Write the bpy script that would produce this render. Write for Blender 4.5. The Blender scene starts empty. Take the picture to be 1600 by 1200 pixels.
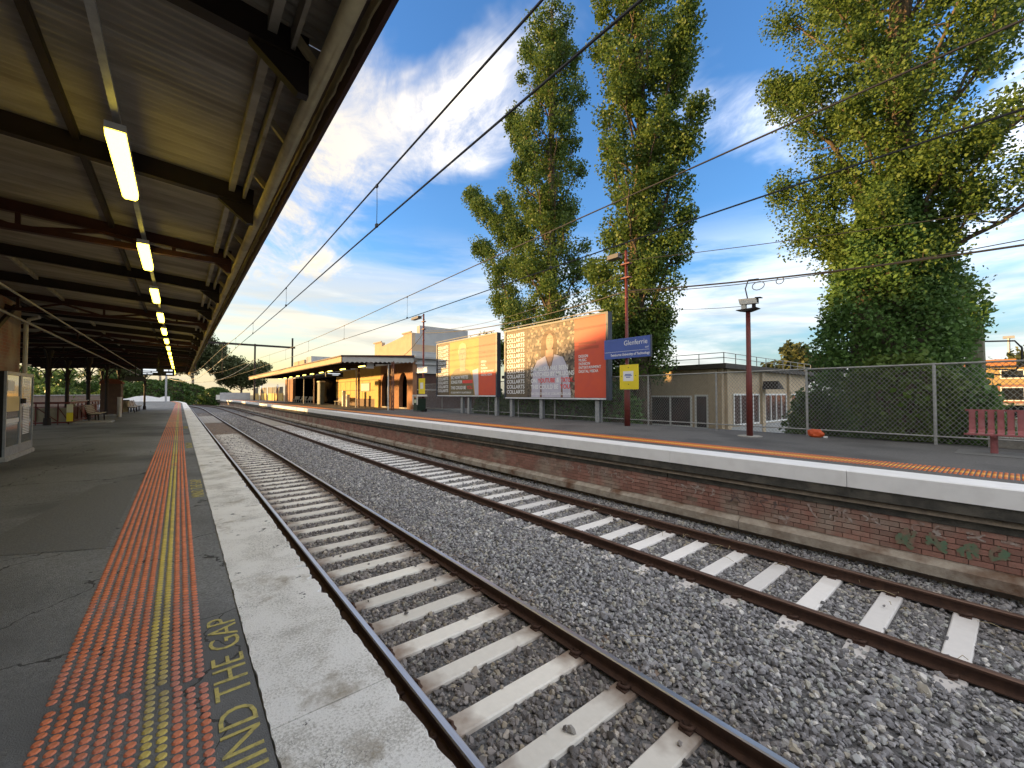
import bpy, bmesh, math, random
import numpy as np
from mathutils import Vector, Matrix
R = math.radians
random.seed(7); rng = np.random.default_rng(7)
sc = bpy.context.scene
col = sc.collection

# ------------------------------------------------------------------ camera
CAM = Vector((0, 0, 2.72))
cd = bpy.data.cameras.new('camera'); cam = bpy.data.objects.new('camera', cd); col.objects.link(cam)
cam.location = CAM
cam.rotation_euler = (R(90 + 1.432), 0, R(-39.04))
cd.sensor_width = 36; cd.lens = 14.4; cd.clip_start = 0.05; cd.clip_end = 3000
sc.camera = cam

# ------------------------------------------------------------------ light
SUN_EL, SUN_AZ = 3.2, 45.0           # azimuth: degrees from the track axis (+Y) towards -X
sd = Vector((-math.sin(R(SUN_AZ)) * math.cos(R(SUN_EL)), math.cos(R(SUN_AZ)) * math.cos(R(SUN_EL)), math.sin(R(SUN_EL))))
sl = bpy.data.lights.new('sun', 'SUN'); sl.energy = 1.3; sl.angle = R(0.7); sl.color = (1.0, 0.60, 0.22)
so = bpy.data.objects.new('sun', sl); col.objects.link(so); so.rotation_euler = (-sd).to_track_quat('-Z', 'Y').to_euler()
so.location = (0, 0, 40)

W = bpy.data.worlds.new('World'); sc.world = W; W.use_nodes = True
def build_world():
    nt = W.node_tree; nt.nodes.clear(); N = nt.nodes.new; L = nt.links.new
    out = N('ShaderNodeOutputWorld'); bg = N('ShaderNodeBackground'); bg.inputs['Strength'].default_value = 0.10
    sky = N('ShaderNodeTexSky'); sky.sky_type = 'NISHITA'; sky.sun_disc = False
    sky.sun_elevation = R(SUN_EL); sky.sun_rotation = R(-SUN_AZ)
    sky.air_density = 1.1; sky.dust_density = 0.6; sky.ozone_density = 2.2
    tc = N('ShaderNodeTexCoord'); sep = N('ShaderNodeSeparateXYZ'); L(tc.outputs['Generated'], sep.inputs[0])
    def math_(op, a, b=None, clamp=False):
        n = N('ShaderNodeMath'); n.operation = op; n.use_clamp = clamp
        for i, v in enumerate((a, b)):
            if v is None: continue
            if isinstance(v, (int, float)): n.inputs[i].default_value = v
            else: L(v, n.inputs[i])
        return n.outputs[0]
    def mixc(f, a, b):
        n = N('ShaderNodeMix'); n.data_type = 'RGBA'
        for s, v in ((n.inputs[0], f), (n.inputs[6], a), (n.inputs[7], b)):
            if isinstance(v, (int, float)): s.default_value = v
            elif isinstance(v, tuple): s.default_value = v + (1,)
            else: L(v, s)
        return n.outputs[2]
    def ramp(x, a, b):
        n = N('ShaderNodeMapRange'); n.interpolation_type = 'SMOOTHSTEP'
        L(x, n.inputs[0]); n.inputs[1].default_value = a; n.inputs[2].default_value = b
        return n.outputs[0]
    z = sep.outputs[2]
    den = math_('ADD', math_('MAXIMUM', z, 0.0), 0.12)
    px = math_('DIVIDE', sep.outputs[0], den); py = math_('DIVIDE', sep.outputs[1], den)
    def noise(scale, sx, sy, ang, detail, rough, dist, off):
        c = N('ShaderNodeCombineXYZ'); L(px, c.inputs[0]); L(py, c.inputs[1]); c.inputs[2].default_value = off
        m0 = N('ShaderNodeMapping'); m0.inputs['Rotation'].default_value = (0, 0, ang); L(c.outputs[0], m0.inputs[0])
        m = N('ShaderNodeMapping'); m.inputs['Scale'].default_value = (sx, sy, 1); L(m0.outputs[0], m.inputs[0])
        n = N('ShaderNodeTexNoise'); n.inputs['Scale'].default_value = scale; n.inputs['Detail'].default_value = detail
        n.inputs['Roughness'].default_value = rough; n.inputs['Distortion'].default_value = dist
        L(m.outputs[0], n.inputs['Vector']); return n.outputs['Fac']
    # wispy cirrus: ragged patches times fibrous streaks
    def blob(cx, cy, rx, ry):
        dx = math_('DIVIDE', math_('SUBTRACT', px, cx), rx); dy = math_('DIVIDE', math_('SUBTRACT', py, cy), ry)
        return math_('SUBTRACT', 1.0, math_('SQRT', math_('ADD', math_('MULTIPLY', dx, dx), math_('MULTIPLY', dy, dy))))
    nb = noise(1.7, 1, 1, 0, 5, .6, .5, 3.7)
    B = math_('MAXIMUM', math_('SUBTRACT', blob(.36, 1.36, .34, .62), .14), math_('MAXIMUM', math_('SUBTRACT', blob(.62, .95, .20, .46), .15), math_('MAXIMUM', math_('SUBTRACT', blob(1.25, .45, .6, .4), .55), blob(.25, 1.95, .40, .6))))
    # cirrus sheet added out of view to brighten the shade, clear blue gap ahead
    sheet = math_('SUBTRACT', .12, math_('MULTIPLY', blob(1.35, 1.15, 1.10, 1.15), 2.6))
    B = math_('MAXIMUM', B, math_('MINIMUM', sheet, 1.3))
    patch = ramp(math_('ADD', B, math_('MULTIPLY', math_('SUBTRACT', nb, .5), 2.2)), -.12, .75)
    fib = ramp(noise(2.6, 1.0, .36, R(8), 10, .68, 1.2, 8.3), .34, .74)
    fib2 = ramp(noise(6.5, 1.0, .45, R(25), 8, .7, .9, 2.1), .38, .80)
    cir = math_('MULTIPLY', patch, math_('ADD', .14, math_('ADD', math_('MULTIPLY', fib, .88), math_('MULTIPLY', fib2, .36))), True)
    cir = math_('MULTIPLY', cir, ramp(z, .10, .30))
    # thin stratus layers low over the horizon, long streaks across the view
    def bands(scale, zs, off, dist=.5):
        m = N('ShaderNodeMapping'); m.inputs['Scale'].default_value = (1, 1, zs); m.inputs['Location'].default_value = (off, off, 0); L(tc.outputs['Generated'], m.inputs[0])
        n = N('ShaderNodeTexNoise'); n.inputs['Scale'].default_value = scale; n.inputs['Detail'].default_value = 7; n.inputs['Roughness'].default_value = .58; n.inputs['Distortion'].default_value = dist
        L(m.outputs[0], n.inputs['Vector']); return n.outputs['Fac']
    lay = ramp(bands(2.1, 5.5, 3.3), .36, .60)
    low = math_('SUBTRACT', 1.0, ramp(z, .13, .40))
    strat = math_('MULTIPLY', lay, low, True)
    mask = math_('MAXIMUM', cir, math_('MULTIPLY', strat, .78))
    dot = N('ShaderNodeVectorMath'); dot.operation = 'DOT_PRODUCT'; L(tc.outputs['Generated'], dot.inputs[0])
    dot.inputs[1].default_value = (sd.x, sd.y, 0.12)
    warm = ramp(dot.outputs['Value'], -.55, .80)
    ccol = mixc(warm, (3.3, 3.2, 3.1), (1.4, 1.14, .72))  # clouds away from the sun brightened to lift light on the ground
    dark = ramp(bands(2.3, 8.0, 9.1), .46, .62)
    ccol = mixc(math_('MULTIPLY', math_('MULTIPLY', dark, low), .8), ccol, mixc(warm, (.70, .73, .78), (.90, .80, .62)))
    ccol = mixc(math_('MULTIPLY', low, math_('SUBTRACT', .78, math_('MULTIPLY', warm, .6))), ccol, (1.02, 1.0, .96))
    # haze veil glowing low in the sky
    veil = math_('MULTIPLY', math_('SUBTRACT', 1.0, ramp(z, 0.0, .32)), .66)
    tint = N('ShaderNodeMix'); tint.data_type = 'RGBA'; tint.blend_type = 'MULTIPLY'; tint.inputs[0].default_value = 1
    L(sky.outputs[0], tint.inputs[6]); tint.inputs[7].default_value = SKY_TINT + (1,)
    base = mixc(veil, tint.outputs[2], mixc(warm, (.54, .74, .90), (1.5, 1.12, .52)))
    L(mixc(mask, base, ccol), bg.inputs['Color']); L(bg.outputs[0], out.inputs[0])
SKY_TINT = (.42, .64, .95)
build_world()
sc.view_settings.view_transform = 'Standard'; sc.view_settings.look = 'None'
sc.view_settings.exposure = 3.1; sc.view_settings.gamma = 1
sc.cycles.max_bounces = 7; sc.cycles.transparent_max_bounces = 12
sc.cycles.use_denoising = True

# ------------------------------------------------------------------ helpers
def shift(t): return -((t - 84) ** 2) / 540 if t > 84 else 0.0
def link(o): col.objects.link(o); return o
def tag(o, label=None, cat=None, group=None, kind=None):
    if label: o['label'] = label
    if cat: o['category'] = cat
    if group: o['group'] = group
    if kind: o['kind'] = kind
    return o
def empty(name, loc=(0, 0, 0), label=None, cat=None, group=None, kind=None, rz=0):
    o = link(bpy.data.objects.new(name, None)); o.location = loc; o.rotation_euler = (0, 0, rz); o.empty_display_size = .2
    return tag(o, label, cat, group, kind or ('thing' if cat else None))
class MB:
    def __init__(s): s.v = []; s.f = []; s.m = []; s.mi = 0
    def add(s, vs, fs):
        b = len(s.v); s.v.extend(vs); s.f.extend([tuple(b + i for i in f) for f in fs]); s.m.extend([s.mi] * len(fs)); return s
    def box(s, x0, x1, y0, y1, z0, z1):
        return s.add([(x0, y0, z0), (x1, y0, z0), (x1, y1, z0), (x0, y1, z0), (x0, y0, z1), (x1, y0, z1), (x1, y1, z1), (x0, y1, z1)],
                     [(0, 3, 2, 1), (4, 5, 6, 7), (0, 1, 5, 4), (1, 2, 6, 5), (2, 3, 7, 6), (3, 0, 4, 7)])
    def cbox(s, x0, x1, y0, y1, z0, z1, c=.01):
        """box with chamfered top and vertical edges"""
        def ring(z, i): return [(x0 + i + c, y0 + i, z), (x1 - i - c, y0 + i, z), (x1 - i, y0 + i + c, z), (x1 - i, y1 - i - c, z), (x1 - i - c, y1 - i, z), (x0 + i + c, y1 - i, z), (x0 + i, y1 - i - c, z), (x0 + i, y0 + i + c, z)]
        vs = ring(z0, 0) + ring(z1 - c, 0) + ring(z1, c); fs = [tuple(range(7, -1, -1)), tuple(range(16, 24))]
        for k in (0, 8):
            for i in range(8): fs.append((k + i, k + (i + 1) % 8, k + 8 + (i + 1) % 8, k + 8 + i))
        return s.add(vs, fs)
    def beam(s, p0, p1, w, h, up=(0, 0, 1)):
        """rectangular bar from p0 to p1, w across, h along up"""
        p0 = Vector(p0); p1 = Vector(p1); d = (p1 - p0).normalized(); u = Vector(up)
        if abs(d.dot(u)) > .99: u = Vector((1, 0, 0))
        r = d.cross(u).normalized(); u = r.cross(d)
        vs = []
        for p in (p0, p1):
            for a, b in ((-1, -1), (1, -1), (1, 1), (-1, 1)): vs.append(tuple(p + r * a * w / 2 + u * b * h / 2))
        return s.add(vs, [(0, 3, 2, 1), (4, 5, 6, 7), (0, 1, 5, 4), (1, 2, 6, 5), (2, 3, 7, 6), (3, 0, 4, 7)])
    def tube(s, pts, r, n=8, caps=True):
        pts = [Vector(p) for p in pts]; rs = r if isinstance(r, (list, tuple)) else [r] * len(pts)
        b = []; pu = None
        for i, p in enumerate(pts):
            d = (pts[min(i + 1, len(pts) - 1)] - pts[max(i - 1, 0)]).normalized()
            u = Vector((0, 0, 1)) if abs(d.z) < .95 else Vector((1, 0, 0))
            if pu is not None: u = pu
            a = d.cross(u).normalized(); u = a.cross(d).normalized(); pu = u
            b += [tuple(p + (a * math.cos(2 * math.pi * k / n) + u * math.sin(2 * math.pi * k / n)) * rs[i]) for k in range(n)]
        fs = []
        for i in range(len(pts) - 1):
            for k in range(n): fs.append((i * n + k, i * n + (k + 1) % n, (i + 1) * n + (k + 1) % n, (i + 1) * n + k))
        if caps: fs += [tuple(range(n - 1, -1, -1)), tuple(range((len(pts) - 1) * n, len(pts) * n))]
        return s.add(b, fs)
    def cyl(s, x, y, z0, z1, r, n=12, r1=None): return s.tube([(x, y, z0), (x, y, z1)], [r, r if r1 is None else r1], n)
    def prism(s, pts, axis, a, b):
        """polygon extruded along an axis from a to b; pts are the two other coordinates in order"""
        def P(p, q):
            return (q, p[0], p[1]) if axis == 'x' else (p[0], q, p[1]) if axis == 'y' else (p[0], p[1], q)
        n = len(pts); vs = [P(p, a) for p in pts] + [P(p, b) for p in pts]
        return s.add(vs, [tuple(range(n - 1, -1, -1)), tuple(range(n, 2 * n))] + [(i, (i + 1) % n, n + (i + 1) % n, n + i) for i in range(n)])
    def loft(s, prof, ts, closed=True):
        """cross-section (x, z) swept along the (curving) track line"""
        n = len(prof); vs = []; fs = []
        for t in ts:
            for x, z in prof: vs.append((x + shift(t), t, z))
        for i in range(len(ts) - 1):
            for k in range(n if closed else n - 1): fs.append((i * n + k, i * n + (k + 1) % n, (i + 1) * n + (k + 1) % n, (i + 1) * n + k))
        if closed: fs += [tuple(range(n)), tuple(range((len(ts) - 1) * n, len(ts) * n))]
        return s.add(vs, fs)
    def mesh(s, name, mats, smooth=False):
        me = bpy.data.meshes.new(name); me.from_pydata(s.v, [], s.f)
        if not isinstance(mats, (list, tuple)): mats = [mats]
        for m in mats: me.materials.append(m)
        if len(mats) > 1: me.polygons.foreach_set('material_index', s.m)
        bm = bmesh.new(); bm.from_mesh(me); bmesh.ops.recalc_face_normals(bm, faces=bm.faces); bm.to_mesh(me); bm.free()
        if smooth: me.polygons.foreach_set('use_smooth', [True] * len(me.polygons))
        return me
    def build(s, name, mats, parent=None, smooth=False):
        return obj(name, s.mesh(name, mats, smooth), parent)
def obj(name, me, parent=None, loc=(0, 0, 0), rz=0):
    o = link(bpy.data.objects.new(name, me)); o.location = loc; o.rotation_euler = (0, 0, rz); o.parent = parent; return o
def copy_tree(o, parent=None):
    c = o.copy(); col.objects.link(c); c.parent = parent
    for ch in list(o.children): copy_tree(ch, c)
    return c
def trange(a, b, step=8.0, fine=3.0):
    ts = [a]
    while ts[-1] < b - .01: ts.append(min(b, ts[-1] + (step if ts[-1] < 80 else fine)))
    return ts

# ------------------------------------------------------------------ materials
def mat(name, c1, c2=None, scale=6.0, rough=.75, metal=0.0, bump=.0, bscale=40.0, detail=6, stretch=(1, 1, 1), lo=.35, hi=.65, rnd=0.0, isl=0.0, coord='Object', spec=.4, emit=None, estr=0, trans=0, c3=None, s3=1.0):
    m = bpy.data.materials.new(name); m.use_nodes = True; nt = m.node_tree; N = nt.nodes.new; L = nt.links.new
    p = nt.nodes['Principled BSDF']; p.inputs['Roughness'].default_value = rough; p.inputs['Metallic'].default_value = metal
    p.inputs['Specular IOR Level'].default_value = spec
    if coord == 'World': src = N('ShaderNodeNewGeometry').outputs['Position']
    else: src = N('ShaderNodeTexCoord').outputs[coord]
    mp = N('ShaderNodeMapping'); mp.inputs['Scale'].default_value = stretch; L(src, mp.inputs[0])
    out = None
    if c2 is not None:
        n = N('ShaderNodeTexNoise'); n.inputs['Scale'].default_value = scale; n.inputs['Detail'].default_value = detail; n.inputs['Roughness'].default_value = .62
        L(mp.outputs[0], n.inputs['Vector'])
        r = N('ShaderNodeMapRange'); r.inputs[1].default_value = lo; r.inputs[2].default_value = hi; L(n.outputs['Fac'], r.inputs[0])
        x = N('ShaderNodeMix'); x.data_type = 'RGBA'; L(r.outputs[0], x.inputs[0]); x.inputs[6].default_value = c1 + (1,); x.inputs[7].default_value = c2 + (1,)
        out = x.outputs[2]
    if c3 is not None:
        n = N('ShaderNodeTexNoise'); n.inputs['Scale'].default_value = s3; n.inputs['Detail'].default_value = 4
        L(mp.outputs[0], n.inputs['Vector'])
        r = N('ShaderNodeMapRange'); r.inputs[1].default_value = .5; r.inputs[2].default_value = .68; L(n.outputs['Fac'], r.inputs[0])
        x = N('ShaderNodeMix'); x.data_type = 'RGBA'; L(r.outputs[0], x.inputs[0]); L(out, x.inputs[6]); x.inputs[7].default_value = c3 + (1,)
        out = x.outputs[2]
    if rnd or isl:
        rv = N('ShaderNodeObjectInfo').outputs['Random'] if rnd else N('ShaderNodeNewGeometry').outputs['Random Per Island']
        a = rnd or isl
        r = N('ShaderNodeMapRange'); r.inputs[3].default_value = 1 - a; r.inputs[4].default_value = 1 + a; L(rv, r.inputs[0])
        h = N('ShaderNodeHueSaturation'); L(r.outputs[0], h.inputs['Value'])
        if out is None: h.inputs['Color'].default_value = c1 + (1,)
        else: L(out, h.inputs['Color'])
        out = h.outputs[0]
    if out is None: p.inputs['Base Color'].default_value = c1 + (1,)
    else: L(out, p.inputs['Base Color'])
    if bump:
        n = N('ShaderNodeTexNoise'); n.inputs['Scale'].default_value = bscale; n.inputs['Detail'].default_value = 5; L(mp.outputs[0], n.inputs['Vector'])
        b = N('ShaderNodeBump'); b.inputs['Strength'].default_value = bump; b.inputs['Distance'].default_value = .02; L(n.outputs['Fac'], b.inputs['Height']); L(b.outputs[0], p.inputs['Normal'])
    if emit: p.inputs['Emission Color'].default_value = emit + (1,); p.inputs['Emission Strength'].default_value = estr
    return m
M = {}
M['asphalt'] = mat('asphalt', (.145, .147, .143), (.29, .293, .285), 70, .85, bump=.5, bscale=160, coord='World', c3=(.132, .133, .13), s3=.5, spec=.35)
def wear(m, spots=True):
    """thin cracks and flattened gum spots on an existing asphalt material"""
    nt = m.node_tree; N = nt.nodes.new; L = nt.links.new; p = nt.nodes['Principled BSDF']; src = p.inputs['Base Color'].links[0].from_socket
    pos = N('ShaderNodeNewGeometry').outputs['Position']
    nz = N('ShaderNodeTexNoise'); nz.inputs['Scale'].default_value = 2.5; nz.inputs['Detail'].default_value = 5; L(pos, nz.inputs['Vector'])
    w = N('ShaderNodeVectorMath'); w.operation = 'MULTIPLY_ADD'; L(nz.outputs['Color'], w.inputs[0]); w.inputs[1].default_value = (.5, .5, .5); L(pos, w.inputs[2])
    v = N('ShaderNodeTexVoronoi'); v.feature = 'DISTANCE_TO_EDGE'; v.inputs['Scale'].default_value = .55; L(w.outputs[0], v.inputs['Vector'])
    c = N('ShaderNodeMath'); c.operation = 'LESS_THAN'; L(v.outputs['Distance'], c.inputs[0]); c.inputs[1].default_value = .0035
    x = N('ShaderNodeMix'); x.data_type = 'RGBA'; L(c.outputs[0], x.inputs[0]); L(src, x.inputs[6]); x.inputs[7].default_value = (.055, .055, .052, 1)
    v2 = N('ShaderNodeTexVoronoi'); v2.inputs['Scale'].default_value = 2.2; L(pos, v2.inputs['Vector'])
    s1 = N('ShaderNodeSeparateColor'); L(v2.outputs['Color'], s1.inputs[0])
    r1 = N('ShaderNodeMath'); r1.operation = 'MULTIPLY'; L(s1.outputs[1], r1.inputs[0]); r1.inputs[1].default_value = .055
    lt = N('ShaderNodeMath'); lt.operation = 'LESS_THAN'; L(v2.outputs['Distance'], lt.inputs[0]); L(r1.outputs[0], lt.inputs[1])
    gt = N('ShaderNodeMath'); gt.operation = 'GREATER_THAN'; L(s1.outputs[0], gt.inputs[0]); gt.inputs[1].default_value = .6
    mm = N('ShaderNodeMath'); mm.operation = 'MULTIPLY'; L(lt.outputs[0], mm.inputs[0]); L(gt.outputs[0], mm.inputs[1])
    y = N('ShaderNodeMix'); y.data_type = 'RGBA'; L(mm.outputs[0], y.inputs[0]); L(x.outputs[2], y.inputs[6]); y.inputs[7].default_value = (.055, .055, .052, 1)
    n3 = N('ShaderNodeTexNoise'); n3.inputs['Scale'].default_value = .35; n3.inputs['Detail'].default_value = 6; n3.inputs['Roughness'].default_value = .65; L(pos, n3.inputs['Vector'])
    r3 = N('ShaderNodeMapRange'); r3.inputs[1].default_value = .35; r3.inputs[2].default_value = .68; r3.inputs[3].default_value = .74; r3.inputs[4].default_value = 1.2; L(n3.outputs['Fac'], r3.inputs[0])
    h = N('ShaderNodeHueSaturation'); L(y.outputs[2], h.inputs['Color']); L(r3.outputs[0], h.inputs['Value']); L(h.outputs[0], p.inputs['Base Color'])
wear(M['asphalt'])
M['asphalt_far'] = mat('asphalt_far', (.085, .083, .08), (.155, .15, .143), 60, .9, bump=.5, bscale=120, coord='World', c3=(.078, .076, .074), s3=.6)
M['patch'] = mat('asphalt_patch', (.115, .115, .11), (.20, .20, .19), 70, .85, bump=.4, bscale=160, coord='World')
M['tactile_orange'] = mat('tactile_orange', (.74, .22, .095), (.60, .18, .09), 30, .5, rnd=.12, c3=(.54, .21, .15), s3=1.2, coord='World')
M['tactile_orange_isl'] = mat('tactile_orange_joined', (.74, .22, .095), (.60, .18, .09), 30, .5, isl=.14, c3=(.54, .21, .15), s3=1.2, coord='World')
M['tactile_yellow'] = mat('tactile_yellow', (.66, .50, .10), (.54, .42, .12), 30, .5, rnd=.1, coord='World', c3=(.4, .32, .14), s3=1.2)
M['tactile_yellow_isl'] = mat('tactile_yellow_joined', (.66, .50, .10), (.54, .42, .12), 30, .5, isl=.1, coord='World', c3=(.4, .32, .14), s3=1.2)
M['strip_orange'] = mat('strip_orange', (.62, .16, .03), (.52, .13, .03), 9, .45, coord='World')
M['strip_yellow'] = mat('strip_yellow', (.85, .42, .05), (.75, .36, .05), 9, .45, coord='World')
M['letter_yellow'] = mat('letter_yellow', (.55, .46, .14), (.20, .18, .10), 35, .7, lo=.48, hi=.72, coord='World')
M['white_far'] = mat('white_paint_clean', (.86, .86, .85), (.80, .80, .79), 2.5, .55, coord='World', c3=(.78, .775, .765), s3=4)
M['steel_dark'] = mat('maroon_steel', (.055, .018, .014), (.035, .012, .010), 5, .55, coord='World', spec=.3)
M['iron_black'] = mat('dark_brown_iron', (.022, .013, .010), (.014, .010, .009), 5, .6, coord='World', spec=.3)
M['cream'] = mat('cream_paint', (.50, .42, .24), (.38, .31, .18), 7, .7, coord='World', c3=(.30, .25, .16), s3=2)
M['corrugated'] = mat('corrugated_sheet', (.33, .295, .235), (.22, .195, .155), 2.2, .6, coord='World', stretch=(.6, 3, 1), c3=(.16, .13, .095), s3=.9)
M['concrete'] = mat('concrete', (.42, .40, .36), (.30, .28, .25), 9, .85, bump=.25, bscale=60, coord='World')
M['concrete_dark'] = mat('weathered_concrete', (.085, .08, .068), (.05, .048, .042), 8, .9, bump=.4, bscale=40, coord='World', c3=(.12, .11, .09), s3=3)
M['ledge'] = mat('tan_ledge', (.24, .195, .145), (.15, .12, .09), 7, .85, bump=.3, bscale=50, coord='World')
M['footing'] = mat('footing', (.46, .41, .34), (.30, .25, .20), 5, .9, bump=.35, bscale=45, coord='World', c3=(.16, .09, .055), s3=2.2)
M['brick'] = mat('red_brick', (.36, .18, .14), (.30, .165, .13), 12, .85, bump=.4, bscale=90, rnd=.2, coord='World', c3=(.34, .26, .21), s3=1.7)
M['brick_isl'] = mat('red_brick_joined', (.35, .18, .14), (.30, .165, .13), 12, .85, bump=.4, bscale=90, isl=.2, coord='World', c3=(.35, .275, .22), s3=1.2)
M['mortar'] = mat('mortar', (.30, .23, .18), (.22, .165, .13), 8, .9, coord='World')
M['rail_rust'] = mat('rail_web_rust', (.055, .030, .022), (.085, .045, .030), 14, .75, coord='World', spec=.3)
M['rail_top'] = mat('rail_head_polished', (.62, .62, .64), (.5, .5, .53), 20, .38, metal=1.0, coord='World', stretch=(1, .05, 1))
M['rail_top_far'] = mat('rail_head_worn', (.14, .085, .065), (.20, .13, .10), 20, .5, metal=.6, coord='World', stretch=(1, .05, 1))
M['white'] = mat('white_enamel', (.75, .76, .77), (.66, .67, .68), 4, .4)
M['offwhite'] = mat('offwhite_paint', (.62, .60, .54), (.5, .48, .43), 6, .6, coord='World')
M['grey_metal'] = mat('galvanised_steel', (.38, .39, .40), (.28, .29, .30), 12, .5, metal=.3)
M['pipe'] = mat('galvanised_pipe', (.36, .36, .34), (.25, .25, .24), 14, .55, metal=.25, coord='World')
M['wire'] = mat('dark_cable', (.022, .022, .024), rough=.6)
M['maroon'] = mat('maroon_paint', (.17, .030, .022), (.115, .024, .02), 9, .5, coord='World')
M['maroon_bench'] = mat('maroon_bench_paint', (.32, .10, .10), (.26, .08, .082), 16, .5, coord='World', c3=(.30, .12, .12), s3=5)
M['blue'] = mat('sign_blue', (.055, .10, .36), (.048, .09, .32), 2, .4)
M['yellow'] = mat('sign_yellow', (.80, .62, .02), (.72, .56, .02), 3, .45)
M['print_white'] = mat('print_white', (.74, .74, .74), rough=.5)
M['print_red'] = mat('print_red', (.72, .055, .05), (.66, .05, .05), 2, .45)
M['print_orange'] = mat('print_orange_red', (.64, .095, .045), (.58, .085, .05), 2, .5, spec=.3)
M['frame_dark'] = mat('board_frame', (.05, .055, .075), (.035, .04, .055), 5, .45)
M['black'] = mat('black_plastic', (.010, .010, .011), rough=.45)
M['interior_shade'] = mat('interior_shade_paint', (.012, .010, .008), rough=1.0, spec=0)  # near-black colour holds the shade of the doorways and recess
M['ink_dark'] = mat('print_dark', (.05, .045, .035), (.08, .07, .05), 3, .5)
M['glass'] = mat('dark_glass', (.012, .014, .016), rough=.06, spec=.7)
M['bin_green'] = mat('bin_green', (.012, .028, .018), (.016, .034, .022), 8, .5)
M['wood_pale'] = mat('pale_bench_slat', (.46, .41, .33), (.36, .31, .24), 14, .6, coord='World', stretch=(4, 1, 4))
M['render_sun_warm'] = mat('sun_warmed_render', (.48, .36, .24), (.42, .31, .21), 1.6, .9, coord='World')  # cream render with the low sun's warmth put into its colour
M['render_grey'] = mat('grey_render', (.40, .40, .39), (.34, .34, .34), 1.4, .9, coord='World')
M['tan_wall'] = mat('tan_brick_wall', (.54, .43, .29), (.45, .35, .235), 5, .9, coord='World')
M['wall_dark'] = mat('dark_brick_wall', (.085, .045, .036), (.06, .034, .03), 6, .9, coord='World', bump=.3, bscale=20)
M['bark'] = mat('bark', (.16, .12, .085), (.07, .055, .042), 6, .95, bump=.8, bscale=18, coord='World', stretch=(1, 1, .25))
M['bark_pale'] = mat('pale_bark', (.40, .34, .26), (.24, .20, .15), 4, .9, bump=.4, bscale=12, coord='World', stretch=(1, 1, .25))
def leafmat(name, c, var=.35, trans=.35, c2=None):
    m = bpy.data.materials.new(name); m.use_nodes = True; nt = m.node_tree; N = nt.nodes.new; L = nt.links.new
    p = nt.nodes['Principled BSDF']; p.inputs['Roughness'].default_value = .5; p.inputs['Specular IOR Level'].default_value = .25
    g = N('ShaderNodeNewGeometry')
    x = N('ShaderNodeMix'); x.data_type = 'RGBA'; x.inputs[6].default_value = c + (1,); x.inputs[7].default_value = (c2 or tuple(v * 1.9 for v in c)) + (1,)
    no = N('ShaderNodeTexNoise'); no.inputs['Scale'].default_value = .9; no.inputs['Detail'].default_value = 3; L(g.outputs['Position'], no.inputs['Vector'])
    a = N('ShaderNodeMath'); a.operation = 'MULTIPLY_ADD'; L(g.outputs['Random Per Island'], a.inputs[0]); a.inputs[1].default_value = .7; 
    b = N('ShaderNodeMath'); b.operation = 'SUBTRACT'; L(no.outputs['Fac'], b.inputs[0]); b.inputs[1].default_value = .35; L(b.outputs[0], a.inputs[2]); a.use_clamp = True
    L(a.outputs[0], x.inputs[0])
    L(x.outputs[2], p.inputs['Base Color'])
    t = N('ShaderNodeBsdfTranslucent'); L(x.outputs[2], t.inputs[0])
    ms = N('ShaderNodeMixShader'); ms.inputs[0].default_value = trans
    L(p.outputs[0], ms.inputs[1]); L(t.outputs[0], ms.inputs[2]); L(ms.outputs[0], nt.nodes['Material Output'].inputs[0])
    return m
M['leaf_poplar'] = leafmat('poplar_leaf', (.062, .118, .028), c2=(.155, .225, .048))
M['leaf_ivy'] = leafmat('ivy_leaf', (.062, .13, .036), c2=(.15, .26, .065))
M['leaf_gum'] = leafmat('gum_leaf', (.055, .072, .030), c2=(.11, .125, .05))
M['leaf_bush'] = leafmat('bush_leaf', (.042, .082, .022), c2=(.10, .16, .036))
M['leaf_bright'] = leafmat('bright_bush_leaf', (.08, .14, .03), c2=(.16, .22, .05))
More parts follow.
